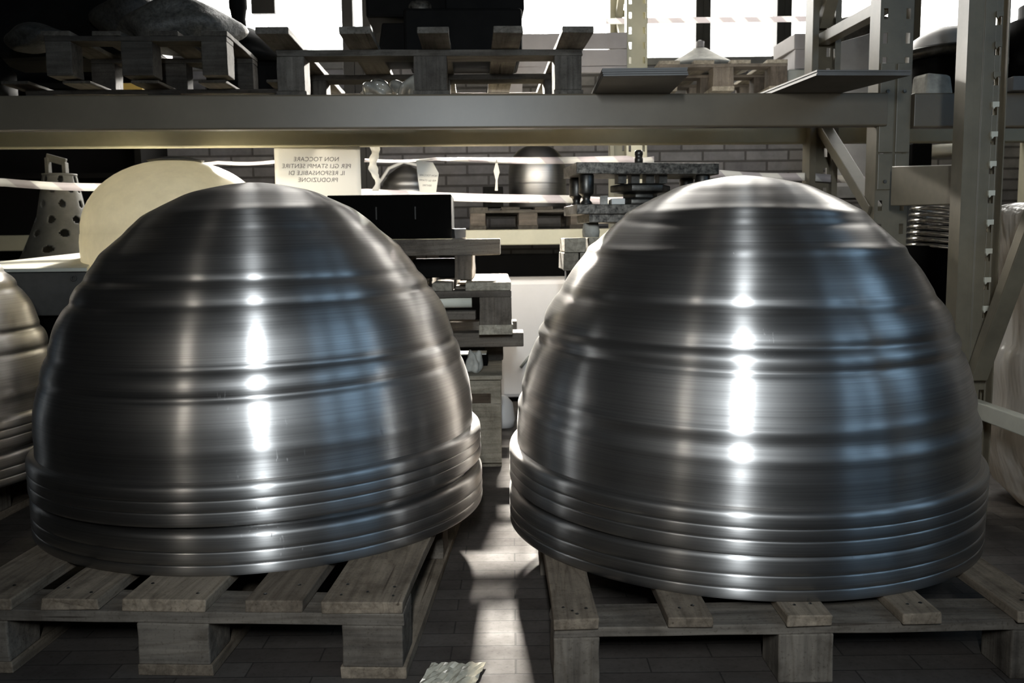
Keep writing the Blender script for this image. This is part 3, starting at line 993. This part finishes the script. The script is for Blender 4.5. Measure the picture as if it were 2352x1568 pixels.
def tape(label, pts, w, seed, twist=0.5):
    rnd = random.Random(seed)
    m = MB()
    vs = []
    n = 0
    P = [Vector(p) for p in pts]
    ph = rnd.uniform(0, 6)
    for i in range(len(P) - 1):
        for k in range(14):
            t = k / 14
            p = P[i].lerp(P[i + 1], t)
            a = twist * math.sin(ph + 3.1 * p.x) * math.sin(1.3 * p.x + ph)
            d = Vector((0, math.sin(a), math.cos(a))) * (w / 2)
            p.z -= 0.006 * math.sin(PI * t)
            vs += [p - d, p + d]
            n += 1
    vs += [P[-1] - Vector((0, 0, w / 2)), P[-1] + Vector((0, 0, w / 2))]
    n += 1
    m.add(vs, [(2 * i, 2 * i + 1, 2 * i + 3, 2 * i + 2) for i in range(n - 1)], True)
    o = m.build('barrier_tape', 'barrier_tape', None, solid=0.0006)
    return tag(o, label, 'tape', 'barrier tapes strung along the back of the rack')


tape('lower striped barrier tape stretched in front of the cone and behind the black box', [(-2.4, 3.42, 1.05), (-1.98, 3.58, 1.028), (-1.60, 3.70, 1.012), (-0.87, 3.70, 0.985), (-0.56, 3.56, 0.970), (0.267, 3.56, 0.936), (0.47, 3.565, 0.93)], 0.032, 1, 0.35)
tape('thin upper barrier tape between the fibreglass dome and the large paper notice', [(-1.27, 3.55, 1.092), (-1.132, 3.55, 1.092), (-0.905, 3.55, 1.093)], 0.013, 9, 0.5)
tape('upper barrier tape stretched from the large paper notice to the die set', [(-0.563, 3.55, 1.094), (-0.288, 3.55, 1.096), (0.454, 3.56, 1.088), (0.56, 3.56, 1.085)], 0.026, 2, 1.3)
tape('short barrier tape between the die set and the right rack upright', [(0.66, 3.56, 1.035), (0.809, 3.56, 1.028), (1.164, 3.57, 1.013), (1.6, 3.58, 0.995)], 0.03, 6, 0.4)
# loose tape hanging with knots
hg = MB()
vs = []
for k in range(22):
    z = 1.15 - k * 0.0083
    x = -0.523 + 0.006 * math.sin(k * 0.5) + (0.007 if k > 15 else 0)
    ww = 0.016 - 0.006 * (k > 14) + 0.003 * math.sin(k * 1.3)
    yy = 3.53 + 0.006 * math.sin(k * 0.9)
    vs += [(x - ww, yy, z), (x + ww, yy + 0.008 * math.sin(k * 0.7), z)]
hg.add(vs, [(2 * i, 2 * i + 1, 2 * i + 3, 2 * i + 2) for i in range(21)], True)
tag(hg.build('hanging_tape', 'white_paper', None, solid=0.0008), 'crumpled white tape hanging beside the big paper notice', 'tape')


def text_mesh(body, size, mat, parent, loc, mirror=True, ry=0.0, name='lettering', space=1.0, shear=0.0):
    cu = bpy.data.curves.new('lettering', 'FONT')
    cu.body = body
    cu.size = size
    cu.align_x = 'CENTER'
    cu.align_y = 'CENTER'
    cu.extrude = 0.0003
    cu.space_character = space
    cu.shear = shear
    tmp = bpy.data.objects.new('lettering', cu)
    COL.objects.link(tmp)
    dg = bpy.context.evaluated_depsgraph_get()
    me = bpy.data.meshes.new_from_object(tmp.evaluated_get(dg))
    bpy.data.objects.remove(tmp)
    s = -1 if mirror else 1
    for v in me.vertices:
        v.co = Vector((s * v.co.x, v.co.z, v.co.y))
    me.flip_normals()
    me.materials.clear()
    me.materials.append(MATS[mat])
    o = bpy.data.objects.new(name, me)
    COL.objects.link(o)
    o.parent = parent
    o.location = loc
    o.rotation_euler = (0, ry, 0)
    return o


def curled(w, h, mat, name, parent, amp=0.006, nx=16, nz=12, seed=1):
    m = MB()
    vs = [(-w / 2 + w * i / nx, amp * math.sin(2.6 * i / nx + seed) * math.cos(1.9 * k / nz), -h * k / nz) for k in range(nz + 1) for i in range(nx + 1)]
    fs = [(k * (nx + 1) + i, k * (nx + 1) + i + 1, (k + 1) * (nx + 1) + i + 1, (k + 1) * (nx + 1) + i) for k in range(nz) for i in range(nx)]
    m.add(vs, fs, True)
    return m.build(name, mat, parent, solid=0.0005)


NT = thing('paper_notice', 'large white paper notice with faint mirror-written lines hanging under the shelf', 'notice', (-0.735, 3.50, 1.155), 0.02)
curled(0.327, 0.212, 'white_paper', 'paper', NT, 0.002)
for k, t in enumerate(('NON TOCCARE', 'PER GLI STAMPI SENTIRE', 'IL RESPONSABILE DI', 'PRODUZIONE')):
    text_mesh(t, 0.0228, 'ink', NT, (-0.004 + 0.004 * (k == 3), -0.0035, -0.060 - 0.026 * k), True, 0.012, space=1.06, shear=-0.12)
N2 = thing('paper_notice', 'small curled paper notice with mirror writing tied over the tape', 'notice', (-0.318, 3.52, 1.082), 0.0)
N2.rotation_euler = (0, 0.16, 0)
pm = MB()
pv = [(-0.042, 0), (0.022, 0.002), (0.05, -0.035), (0.050, -0.113), (-0.012, -0.118), (-0.022, -0.085), (-0.034, -0.04)]
pm.prism([(x, z) for x, z in pv], -0.0006, 0.0006)
pm.build('paper', 'white_paper', N2)
for k, t in enumerate(('NON TOCCARE', 'PER GLI STAMPI', 'SENTIRE')):
    text_mesh(t, 0.0095, 'ink', N2, (0.012, -0.0025, -0.05 - 0.019 * k), True, -0.1, shear=-0.12)

# ------------------------------------------------------------------ under the shelf, middle
BX = thing('black_box', 'open black iron box standing on the grey timber between the domes', 'box', (-0.435, 3.28, 0.789), 0.03)
MB().box(-0.222, 0.222, 0, 0.012, 0, 0.158).build('front_plate', 'black_iron', BX, bevel=0.003)
MB().box(-0.222, 0.222, 0.28, 0.292, 0, 0.158).build('back_plate', 'black_iron', BX, bevel=0.003)
for s in (-1, 1):
    MB().box(s * 0.216 - 0.006, s * 0.216 + 0.006, 0.012, 0.28, 0, 0.158).build('side_plate', 'black_iron', BX, bevel=0.003)
    MB().box(s * 0.07 - 0.0 + 0.02, s * 0.07 + 0.024, -0.004, 0.0, 0.07, 0.115).build('hinge_slot', 'frame_dark', BX)
MB().box(-0.21, 0.21, 0.012, 0.28, 0, 0.01).build('bottom_plate', 'black_iron', BX)
tag(at_loc(MB().box(-0.02, 0.022, -0.02, 0.02, 0, 0.035, j=0.003).build('metal_scrap', 'film_shiny', None, bevel=0.003), (-0.186, 3.26, 0.787), 0.3), 'small bright metal piece beside the black box on the timber', 'scrap')
TB = tag(MB().plank(-0.42, 0.19, -0.05, 0.05, 0.0, 0.058, 0, 8, 0.002).build('timber_beam', 'wood_across', None, bevel=0.004), 'thick grey timber beam under the black box', 'timber')
at_loc(TB, (-0.228, 3.27, 0.7285), -0.01)
tag(at_loc(MB().plank(-0.42, 0.19, -0.05, 0.05, 0.0, 0.058, 0, 8, 0.002).build('timber_beam', 'wood_across', None, bevel=0.004), (-0.34, 3.52, 0.7285), 0.0), 'second timber beam hidden behind the first, under the black box', 'timber')
tag(at_loc(MB().plank(-0.03, 0.03, -0.05, 0.3, 0.0, 0.086, 2, 3, 0.001).build('wood_block', 'wood_upright', None, bevel=0.003), (-0.17, 3.25, 0.6425), 0.0), 'short upright wood block propping the timber beam', 'block')
tag(at_loc(MB().plank(-0.05, 0.05, -0.05, 0.3, 0.0, 0.086, 2, 3, 0.001).build('wood_block', 'wood_dark_across', None, bevel=0.003), (-0.42, 3.25, 0.6425), 0.0), 'dark wood block under the left end of the timber beam', 'block')
# pallet of the middle stack
MATS['wood_top'] = wood('wood_top', 1, (0.22, 0.20, 0.165), (0.46, 0.42, 0.34))
pallet('pale-topped pallet at the top of the stack between the domes', (-0.80, 3.02, 0.462), 0.02,
       [(0.0, 0.145), (0.20, 0.3), (0.35, 0.50), (0.535, 0.60), (0.645, 0.80)], 0.8, 0.128, 0.150, 0.178,
       0.108, [(0.0, 0.145), (0.33, 0.47), (0.65, 0.8)], base_h=0.034, mats=('wood_top', 'wood_across', 'wood_upright'))
tag(at_loc(MB().tube([(-0.12, 0.08, 0.05), (0.10, 0.08, 0.05)], 0.022, 18).build('paper_roll', 'cream_board'), (-0.235, 2.99, 0.525), 0.0), 'pale rolled tube pushed into the stacked pallet', 'roll')
tag(at_loc(MB().box(-0.12, 0.16, -0.03, 0.03, 0, 0.028).build('wood_strip', 'wood_across', None, bevel=0.002), (-0.28, 3.0, 0.52)), 'thin grey wood strip below the pale rolled tube', 'strip')
tag(at_loc(MB().plank(-0.40, 0.235, -0.05, 0.05, 0.0, 0.05, 0, 6, 0.0015).build('timber_beam', 'wood_across', None, bevel=0.003), (-0.195, 3.16, 0.412), 0.0), 'grey bearer under the top stacked pallet, end sticking out right', 'timber')
tag(at_loc(MB().plank(-0.40, 0.235, -0.05, 0.05, 0.0, 0.05, 0, 6, 0.0015).build('timber_beam', 'wood_across', None, bevel=0.003), (-0.215, 3.6, 0.412), 0.0), 'rear bearer under the top stacked pallet', 'timber')
lump('rag', 'crumpled pale rag stuffed between the stacked pallets', 'rag', (-0.135, 3.10, 0.3245), (0.028, 0.03, 0.044), 'plaster', 31, 0.3)
# lower pale chest of the stack
CH = thing('wooden_chest', 'pale wooden chest at the bottom of the stack between the domes', 'chest', (-0.40, 3.03, 0.0), 0.01)
MB().box(-0.36, 0.36, 0, 0.02, 0.262, 0.306).box(-0.36, 0.20, 0, 0.02, 0.225, 0.262).box(0.325, 0.36, 0, 0.02, 0.225, 0.262).box(-0.36, 0.36, 0, 0.02, 0.02, 0.225).build('front_panel', 'wood_pale', CH, bevel=0.002)
MB().box(0.34, 0.36, 0.02, 0.55, 0.02, 0.306).box(-0.36, -0.34, 0.02, 0.55, 0.02, 0.306).build('side_panel', 'wood_pale', CH, bevel=0.002)
MB().box(-0.365, 0.365, -0.005, 0.55, 0.309, 0.324).build('lid', 'wood_pale', CH, bevel=0.003)
MB().box(0.28, 0.36, 0.03, 0.1, 0.0, 0.02).box(-0.36, -0.28, 0.03, 0.1, 0.0, 0.02).build('foot', 'wood_pale', CH)
for x in (-0.72, -0.07):
    tag(at_loc(MB().plank(-0.035, 0.035, 0, 0.12, 0, 0.0875, 2, 2, 0.001).build('wood_block', 'wood_dark_across', None, bevel=0.003), (x, 3.42, 0.3245)), 'wood block on the pale chest carrying the bearers, %s' % ('left one' if x < -0.5 else 'right one'), 'block')
tag(at_loc(MB().box(-0.16, 0.10, 0, 0.10, 0, 0.036).box(-0.16, 0.10, 0.0, 0.004, 0.036, 0.040).build('iron_tray', 'black_iron', None, bevel=0.002), (-0.19, 3.27, 0.3245)), 'flat black tray lying on the pale chest', 'tray')
tag(at_loc(MB().box(-0.155, 0.095, 0, 0.09, 0, 0.004).build('lit_top', 'white_paper'), (-0.19, 3.275, 0.365)), 'white layer standing in for the lit top of the flat black tray', 'paper')  # added white layer painting the lit top edge of the tray
# white tub behind, standing on the floor
BN = thing('white_tub', 'tall white plastic tub on the floor between the two domes', 'tub', (0.14, 4.32, 0.02), 0.0)
MB().box(-0.20, 0.22, 0, 0.45, 0.0, 0.57).build('tub_body', 'white_bin', BN, bevel=0.02)
MB().tube([(-0.10, -0.012, 0.15), (-0.06, -0.014, 0.20), (0.0, -0.014, 0.25), (0.06, -0.012, 0.262)], 0.007, 8).build('hose', 'gray_plastic', BN)
tag(at_loc(MB().box(-0.2, 0.2, 0.02, 0.4, 0, 0.02).build('base_board', 'black_iron'), (0.15, 4.32, 0)), 'dark board under the white tub', 'board')
tag(at_loc(MB().lathe([(0, 0), (0.05, 0.0), (0.055, 0.03), (0.045, 0.1), (0.02, 0.13), (0, 0.135)], 24).build('bollard_cap', 'white_bin'), (-0.045, 3.75, 0)), 'small pale rounded cap on the floor in front of the white tub', 'cap')

# die set: two steel plates on guide pillars
DS = thing('die_set', 'worn steel die set of two plates on guide pillars behind the right dome', 'die', (0.45, 3.02, 0.785), 0.0)
DS.rotation_euler = (0, 0.008, 0.12)
MB().box(-0.24, 0.24, -0.02, 0.22, 0.205, 0.242).build('top_plate', 'steel_worn', DS, bevel=0.002)
MB().box(-0.238, 0.24, -0.02, 0.22, 0.075, 0.107).build('bottom_plate', 'steel_worn', DS, bevel=0.002)
MB().box(-0.195, 0.2, -0.01, 0.2, 0.048, 0.075).build('riser', 'steel_worn', DS, bevel=0.002)
for sx in (-0.2, 0.195):
    for y in (0.015, 0.185):
        p = MB().lathe([(0.0, 0.107), (0.02, 0.107), (0.02, 0.112), (0.012, 0.122), (0.015, 0.135), (0.023, 0.14), (0.025, 0.145), (0.025, 0.2), (0.022, 0.205), (0, 0.205)], 28, (sx, y, 0)).build('guide_pillar', 'steel_dark', DS)
MB().lathe([(0, 0.107), (0.11, 0.107), (0.11, 0.125), (0.06, 0.13), (0.06, 0.145), (0.105, 0.15), (0.105, 0.172), (0.07, 0.178), (0.0, 0.178)], 6, (0.0, 0.08, 0)).build('die_block', 'steel_dark', DS, bevel=0.003)
for dx in (-0.075, -0.03, 0.02, 0.065):
    MB().box(dx - 0.014, dx + 0.014, 0.03, 0.08, 0.178, 0.205).build('spacer', 'steel_dark', DS)
MB().lathe([(0, 0.242), (0.014, 0.242), (0.014, 0.262), (0.0125, 0.264), (0.0125, 0.272), (0.014, 0.274), (0.014, 0.285), (0.009, 0.29), (0, 0.29)], 24, (-0.012, 0.06, 0)).build('shank', 'steel_dark', DS)
for sx in (-0.17, 0.17):
    MB().lathe([(0, 0.0), (0.028, 0.0), (0.030, 0.02), (0.025, 0.048), (0, 0.048)], 24, (sx, 0.08, 0)).build('foot', 'plaster', DS)
tag(at_loc(MB().box(-0.012, 0.012, -0.01, 0.01, 0, 0.028).build('bolt_nut', 'steel_dark'), (0.306, 2.985, 0.892)), 'small dark nut on the lower plate of the die set', 'nut')
tag(at_loc(MB().box(-0.02, 0.025, 0, 0.04, 0, 0.02).build('paper_pad', 'white_paper', None, bevel=0.002), (0.355, 3.02, 0.893)), 'white packet on the lower plate of the die set', 'packet')
# wooden blocks carrying the die set
for i, (x, z, w) in enumerate(((0.215, 0.737, 0.07), (0.30, 0.737, 0.08), (0.20, 0.676, 0.05), (0.26, 0.676, 0.06))):
    nm = ['left block in the upper course of wood under the die set', 'right block in the upper course of wood under the die set',
          'left block in the lower course of wood under the die set', 'right block in the lower course of wood under the die set'][i]
    tag(at_loc(MB().plank(-w / 2, w / 2, 0, 0.3, 0, 0.048 if z > 0.7 else 0.06, 1, 4, 0.0015).build('wood_block', 'wood_top', None, bevel=0.003), (x, 3.02, z), 0.0), nm, 'block', 'wood blocks under the die set')
tag(at_loc(MB().box(0.0, 0.75, 0.0, 0.35, 0, 0.05).box(0.02, 0.08, 0.02, 0.08, -0.626, 0).box(0.67, 0.73, 0.02, 0.08, -0.626, 0).box(0.02, 0.08, 0.27, 0.33, -0.626, 0).box(0.67, 0.73, 0.27, 0.33, -0.626, 0).build('work_table', 'black_iron', None, bevel=0.003), (0.20, 3.03, 0.626)),
    'low dark table behind the right dome carrying the die set', 'table')
tag(at_loc(MB().plank(0, 0.3, 0, 0.3, 0, 0.108, 0, 3, 0.001).build('wood_block', 'wood_dark_across', None, bevel=0.003), (0.42, 3.04, 0.676)), 'dark wood block beneath the right half of the die set', 'block')

# ------------------------------------------------------------------ second rack at the back
R2 = thing('pallet_rack', 'cream rack standing in front of the brick wall at the back', 'rack', (0.0, 4.9, 0), 0.02)
for (x0, x1) in ((-3.2, 0.63), (0.73, 3.2)):
    beam(R2, x0, x1, -0.02, 0.755, 0.838, 'rack_cream_lit')
    beam(R2, x0, x1, 0.72, 0.755, 0.838, 'rack_cream_lit')
    beam(R2, x0, x1, -0.02, 1.40, 1.50, 'rack_cream_lit')
    beam(R2, x0, x1, 0.72, 1.40, 1.50, 'rack_cream_lit')
for x in (-3.25, 0.68, 3.25):
    upright(R2, x, 0.0, 3.0, 'rack_cream_lit')
    upright(R2, x - 0.0, 0.75, 3.0, 'rack_cream_lit', flip=-1)
    MB().bar((x, 0.04, 1.55), (x, 0.7, 2.1), 0.03, 0.04, (1, 0, 0)).bar((x, 0.7, 2.1), (x, 0.04, 2.7), 0.03, 0.04, (1, 0, 0)).build('brace', 'rack_cream_lit', R2)

MB().box(-3.2, 3.2, -0.02, 0.76, 1.478, 1.498).build('shelf_board', 'gray_iron', R2)  # solid deck added to keep window light off the canister and small dome
pallet('pallet on the back rack carrying the steel canister', (-0.22, 4.92, 0.838), 0.02,
       [(0, 0.1), (0.17, 0.27), (0.35, 0.45), (0.53, 0.63)], 0.7, 0.09, 0.105, 0.122, 0.085, [(0, 0.1), (0.3, 0.4), (0.6, 0.7)],
       mats=('wood_dark_along', 'wood_dark_across', 'wood_across'))
CY = thing('steel_canister', 'tall brushed steel canister with rounded top on the back rack', 'canister', (0.155, 5.22, 0.962))
cp = [(0.0, 0.0), (0.155, 0.0), (0.163, 0.006), (0.163, 0.20)]
for k in range(1, 13):
    a = k / 12 * PI / 2
    cp.append((0.163 * math.cos(a) ** 0.8, 0.20 + 0.155 * math.sin(a)))
MB().lathe(cp, 72).build('canister_body', 'spun_steel_far', CY)
MB().lathe([(0.164, 0.13), (0.166, 0.132), (0.166, 0.136), (0.164, 0.138)], 72, close=True).build('seam_band', 'spun_steel_far', CY)
pallet('pallet on the back rack carrying the small ribbed dome', (-0.98, 4.92, 0.838), 0.02,
       [(0, 0.1), (0.17, 0.27), (0.35, 0.45), (0.53, 0.63)], 0.7, 0.09, 0.105, 0.122, 0.085, [(0, 0.1), (0.3, 0.4), (0.6, 0.7)],
       mats=('wood_dark_along', 'wood_dark_across', 'wood_across'))
SD = thing('ribbed_dome', 'small ribbed steel dome under barrier tape on the back rack', 'dome', (-0.585, 5.15, 0.962))
rp = []
for k in range(40):
    t = k / 39
    rp.append((0.155 * (1 - t ** 2.4) ** 0.6 + (0.0025 * math.sin(t * 34) if t < .9 else 0), 0.245 * t))
rp[-1] = (0.0, 0.245)
MB().lathe(rp, 72).build('dome_shell', 'spun_steel_far', SD)
MB().tube([(-0.16, -0.03, 0.02), (-0.14, -0.10, 0.14), (-0.08, -0.12, 0.22), (0.0, -0.10, 0.255), (0.08, -0.10, 0.235)], 0.009, 8).build('tape_wrap', 'white_paper', SD)
tag(at_loc(MB().box(-0.06, 0.05, 0, 0.2, 0, 0.11).box(-0.05, -0.03, -0.005, 0.0, 0.0, 0.1).build('tool_box', 'black_mold', None, bevel=0.004), (-0.09, 4.98, 0.962)), 'dark small box on the back rack left of the canister', 'box')
tag(MB().prism([(-0.008, 0), (0.004, 0.0), (0.003, 0.04), (0.012, 0.07), (0.001, 0.122), (-0.012, 0.075), (-0.004, 0.04)], -0.0006, 0.0006).build('paper_tag', 'white_paper'), 'white paper tag hanging left of the steel canister', 'tag').location = (-0.052, 3.548, 0.972)

tag(at_loc(MB().box(-0.75, 1.15, 0.0, 0.5, 0.0, 0.70).box(-0.2, 0.35, -0.004, 0.0, 0.42, 0.45).build('shade_filler', 'black_iron', None, bevel=0.006), (0.35, 5.02, 0.0)), 'long black filler on the floor, added as shade under the back rack', 'chest')  # black block added so the opening under the back rack stays dark
tag(at_loc(MB().box(-0.10, 0.09, 0, 0.16, 0, 0.07).build('gap_shade_filler', 'black_mold', None, bevel=0.004), (-0.30, 3.42, 0.6425)), 'black filler added as shade between the timber beam and the stacked pallet', 'case')  # black block added to darken the gap below the timber
# upper level of the back rack
CT = thing('plank_crate', 'grey plank crate on the upper level of the back rack by the window', 'crate', (0.35, 4.86, 1.5), 0.0)
for z0, z1 in ((0.150, 0.182), (0.185, 0.268), (0.272, 0.352)):
    MB().plank(-0.36, 0.27, 0, 0.02, z0, z1, 0, 6, 0.0012).build('side_plank', 'mauve_gray', CT, bevel=0.002)
for x in (-0.36, 0.25):
    MB().box(x, x + 0.02, 0.02, 0.5, 0.155, 0.35).build('end_panel', 'mauve_gray', CT)
for x in (-0.36, -0.1, 0.19):
    MB().box(x, x + 0.08, 0, 0.5, 0.0, 0.155).build('foot', 'mauve_gray', CT, bevel=0.003)
pallet('pallet on the upper level of the back rack under the white hat-shaped cone', (0.74, 4.55, 1.5), 0.0,
       [(0, 0.1), (0.17, 0.27), (0.35, 0.45), (0.53, 0.63)], 0.7, 0.115, 0.13, 0.148, 0.085, [(0, 0.1), (0.3, 0.4), (0.6, 0.7)],
       mats=('wood_top', 'wood_across', 'wood_upright'))
HT = thing('white_cone', 'white hat-shaped cone mould on a pallet before the window', 'cone', (1.0, 4.85, 1.648))
MB().lathe([(0.0, 0.0), (0.25, 0.0), (0.25, 0.006), (0.17, 0.035), (0.09, 0.08), (0.035, 0.115), (0.0, 0.12)], 56).build('cone_shell', 'plaster', HT)
MB().lathe([(0.0, 0.11), (0.02, 0.11), (0.022, 0.15), (0.0, 0.16)], 20).build('knob', 'mauve_gray', HT)
tag(at_loc(MB().box(-0.09, 0.10, 0, 0.3, 0, 0.105).build('storage_bin', 'gray_plastic', None, bevel=0.008), (1.47, 4.58, 1.5)), 'grey-green plastic bin on the back rack by the upright', 'bin')
tag(at_loc(MB().box(-0.055, 0.06, 0, 0.3, 0, 0.10).build('cardboard_box', 'mauve_gray', None, bevel=0.004), (1.475, 4.60, 1.605)), 'lower grey carton stacked on the plastic bin', 'carton', 'cartons on the plastic bin')
tag(at_loc(MB().box(-0.06, 0.055, 0, 0.3, 0, 0.075).build('cardboard_box', 'mauve_gray', None, bevel=0.004), (1.475, 4.60, 1.705), 0.06), 'upper grey carton stacked on the plastic bin', 'carton', 'cartons on the plastic bin')
LP = thing('leaning_panel', 'grey panel leaning behind the rack brace at the upper right', 'panel', (1.60, 4.15, 1.0), 0.0)
MB().prism([(-0.16, 0.0), (0.08, 0.0), (0.02, 0.68), (-0.20, 0.62)], 0, 0.02).build('panel_sheet', 'gray_board', LP, bevel=0.003)
MB().prism([(0.085, 0.0), (0.16, 0.0), (0.11, 0.72), (0.03, 0.68)], 0.02, 0.04).build('panel_edge', 'mauve_gray', LP)
tag(at_loc(MB().box(-0.2, 0.13, -0.1, 0.12, 0, 0.05).box(-0.2, -0.15, -0.05, 0.05, -0.95, 0).box(0.08, 0.13, -0.05, 0.05, -0.95, 0).build('trestle', 'gray_iron'), (1.62, 4.15, 0.95)), 'grey trestle under the leaning panel behind the rack', 'trestle')
DB = thing('barrel_drum', 'dark round drum lid seen over the brace at the upper right', 'drum', (1.86, 4.95, 1.5))
MB().lathe([(0.0, 0.0), (0.16, 0.0), (0.165, 0.34), (0.185, 0.35), (0.185, 0.40), (0.12, 0.425), (0.0, 0.43)], 40).build('drum_body', 'steel_dark', DB)
# translucent tape across the windows
wt = tag(MB().box(0.55, 1.80, 0, 0.001, 0, 0.032).build('barrier_tape', 'barrier_tape'), 'white barrier tape stretched across the bright window', 'tape')
at_loc(wt, (0, 5.25, 1.985), 0.0)
tag(at_loc(MB().box(-0.085, -0.02, -0.04, 0.04, 0, 2.6).box(0.035, 0.085, -0.04, 0.04, 0, 2.6).box(-0.02, 0.035, -0.03, 0.03, 0, 2.05).build('column', 'frame_dark', None, bevel=0.004), (-0.90, 5.55, 0)), 'dark steel column before the window left of the black machine', 'column')
tag(at_loc(MB().box(-0.07, 0.08, -0.02, 0.02, 0, 1.6).build('steel_sheet', 'frame_dark', None, bevel=0.004), (-1.55, 5.9, 2.22)), 'dark panel hanging in the window between knob and column', 'panel')
# far left: cupboard in the gloom with a few lit items
CB = thing('shelf_unit', 'dark shelf unit at the back left with yellow and grey folders', 'shelf', (-2.95, 5.82, 0))
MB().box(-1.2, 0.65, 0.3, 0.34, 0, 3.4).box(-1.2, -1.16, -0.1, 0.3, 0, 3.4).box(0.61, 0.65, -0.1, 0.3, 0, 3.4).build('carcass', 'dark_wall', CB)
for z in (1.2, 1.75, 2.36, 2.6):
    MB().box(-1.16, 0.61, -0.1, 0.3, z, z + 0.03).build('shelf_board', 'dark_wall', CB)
fx = [(-0.05, 'yellow_paint', 0.05), (0.30, 'plaster', 0.07), (0.385, 'yellow_paint', 0.02), (0.42, 'gray_plastic', 0.06), (0.50, 'plaster', 0.05)]
fl = ['yellow folder standing alone on the dark shelf unit', 'grey folder, leftmost of the lit row on the dark shelf unit', 'thin yellow folder in the row on the dark shelf unit', 'green-grey folder in the row on the dark shelf unit', 'pale folder at the right end of the dark shelf unit']
for (x, m_, w), lb in zip(fx, fl):
    tag(at_loc(MB().box(0, w, -0.05, 0.2, 0, 0.16).build('folder', m_, None, bevel=0.003), (-2.95 + x * 1.07, 5.80, 2.39)), lb, 'folder', 'folders on the shelf unit')
tag(at_loc(MB().box(-0.10, 0.08, 0, 0.1, 0, 0.10).build('yellow_box', 'yellow_paint', None, bevel=0.004), (-1.95, 4.72, 1.50)), 'yellow box glimpsed under the stacked pallets at the left', 'box')

# ------------------------------------------------------------------ right side
RS = thing('wrapped_stack', 'stack of shiny ribbed rings wrapped in film behind the right uprights', 'rolls', (1.675, 3.62, 0.50), 0.0)
MB().lathe([(0, 0), (0.105, 0), (0.105, 0.24), (0, 0.24)], 40).build('stack_core', 'black_iron', RS)
for k in range(8):
    z = 0.225 + 0.024 * k
    r = MB().lathe([(0.085, z), (0.115, z + 0.002), (0.118, z + 0.009), (0.11, z + 0.017), (0.085, z + 0.019)], 48, close=True).build('ring', 'film_shiny', RS)
    r.rotation_euler = (0, 0.10, 0)
tag(at_loc(MB().box(-0.25, 0.3, -0.18, 0.2, 0, 0.5).build('plinth', 'black_iron', None, bevel=0.004), (1.675, 3.62, 0)), 'dark plinth under the shiny ribbed stack', 'plinth')
WR = thing('wrapped_roll', 'tall lumpy roll wrapped in milky plastic film at the right edge', 'roll', (1.80, 2.43, 0.0))


def crumple(r, z, a):
    k = math.sin(9 * a + 4 * z) * 0.010 + math.sin(17 * a - 7 * z) * 0.005 + math.sin(5 * a + 14 * z) * 0.008
    return max(r + k * min(1, r / 0.1), 0), z + 0.004 * math.sin(7 * a)


wp = [(0.0, 0.004), (0.30, 0.004), (0.36, 0.02), (0.415, 0.07), (0.44, 0.13)] + [(0.452 + 0.008 * math.sin(t * 9), 0.16 + 0.32 * t) for t in [k / 20 for k in range(1, 20)]]
wp += [(0.45 + 0.015 * t, 0.48 + 0.35 * t) for t in [k / 12 for k in range(13)]] + [(0.455, 0.85), (0.42, 0.862), (0.2, 0.866), (0.0, 0.866)]
MB().lathe(wp, 160, fn=crumple).build('wrapped_body', 'plastic_wrap', WR)
tag(at_loc(MB().lathe([(0, 0), (0.14, 0.0), (0.145, 0.02), (0.12, 0.05), (0, 0.06)], 40).build('lamp_shade', 'cream_board'), (2.31, 4.85, 1.20)), 'cream lamp shade glimpsed below the rear beam at the right', 'lamp')
tag(at_loc(MB().box(-0.04, 0.05, 0, 0.1, 0, 0.13).build('black_case', 'black_iron', None, bevel=0.004), (1.885, 4.2, 1.07)), 'black case behind the bracket plate on the right', 'case')
tag(at_loc(MB().box(-0.12, 0.14, -0.08, 0.14, 0, 0.03).box(-0.1, -0.05, -0.05, 0.0, -1.04, 0).box(0.06, 0.11, -0.05, 0.0, -1.04, 0).build('stool', 'gray_iron'), (1.885, 4.22, 1.04)), 'grey stand under the black case on the right', 'stand')
# crumpled foil and paper scraps on the floor
FO = MB()
rf = random.Random(5)
nx, ny = 16, 10
vs = [(0.10 * i / nx + 0.03 * (k / ny), 0.14 * k / ny - 0.06, 0.002 + 0.007 * rf.random()) for k in range(ny + 1) for i in range(nx + 1)]
FO.add(vs, [(k * (nx + 1) + i, k * (nx + 1) + i + 1, (k + 1) * (nx + 1) + i + 1, (k + 1) * (nx + 1) + i) for k in range(ny) for i in range(nx)], False)
tag(at_loc(FO.build('foil_sheet', 'clear_sheet', None, solid=0.001), (-0.185, 1.505, 0)), 'crumpled shiny plastic sheet on the floor between the front pallets', 'plastic sheet')
tag(at_loc(MB().box(-0.012, 0.012, -0.014, 0.014, 0, 0.004, j=0.003).build('paper_scrap', 'scrap'), (0.93, 1.80, 0.0), 0.6), 'torn paper scrap between boards of the right pallet', 'scrap')
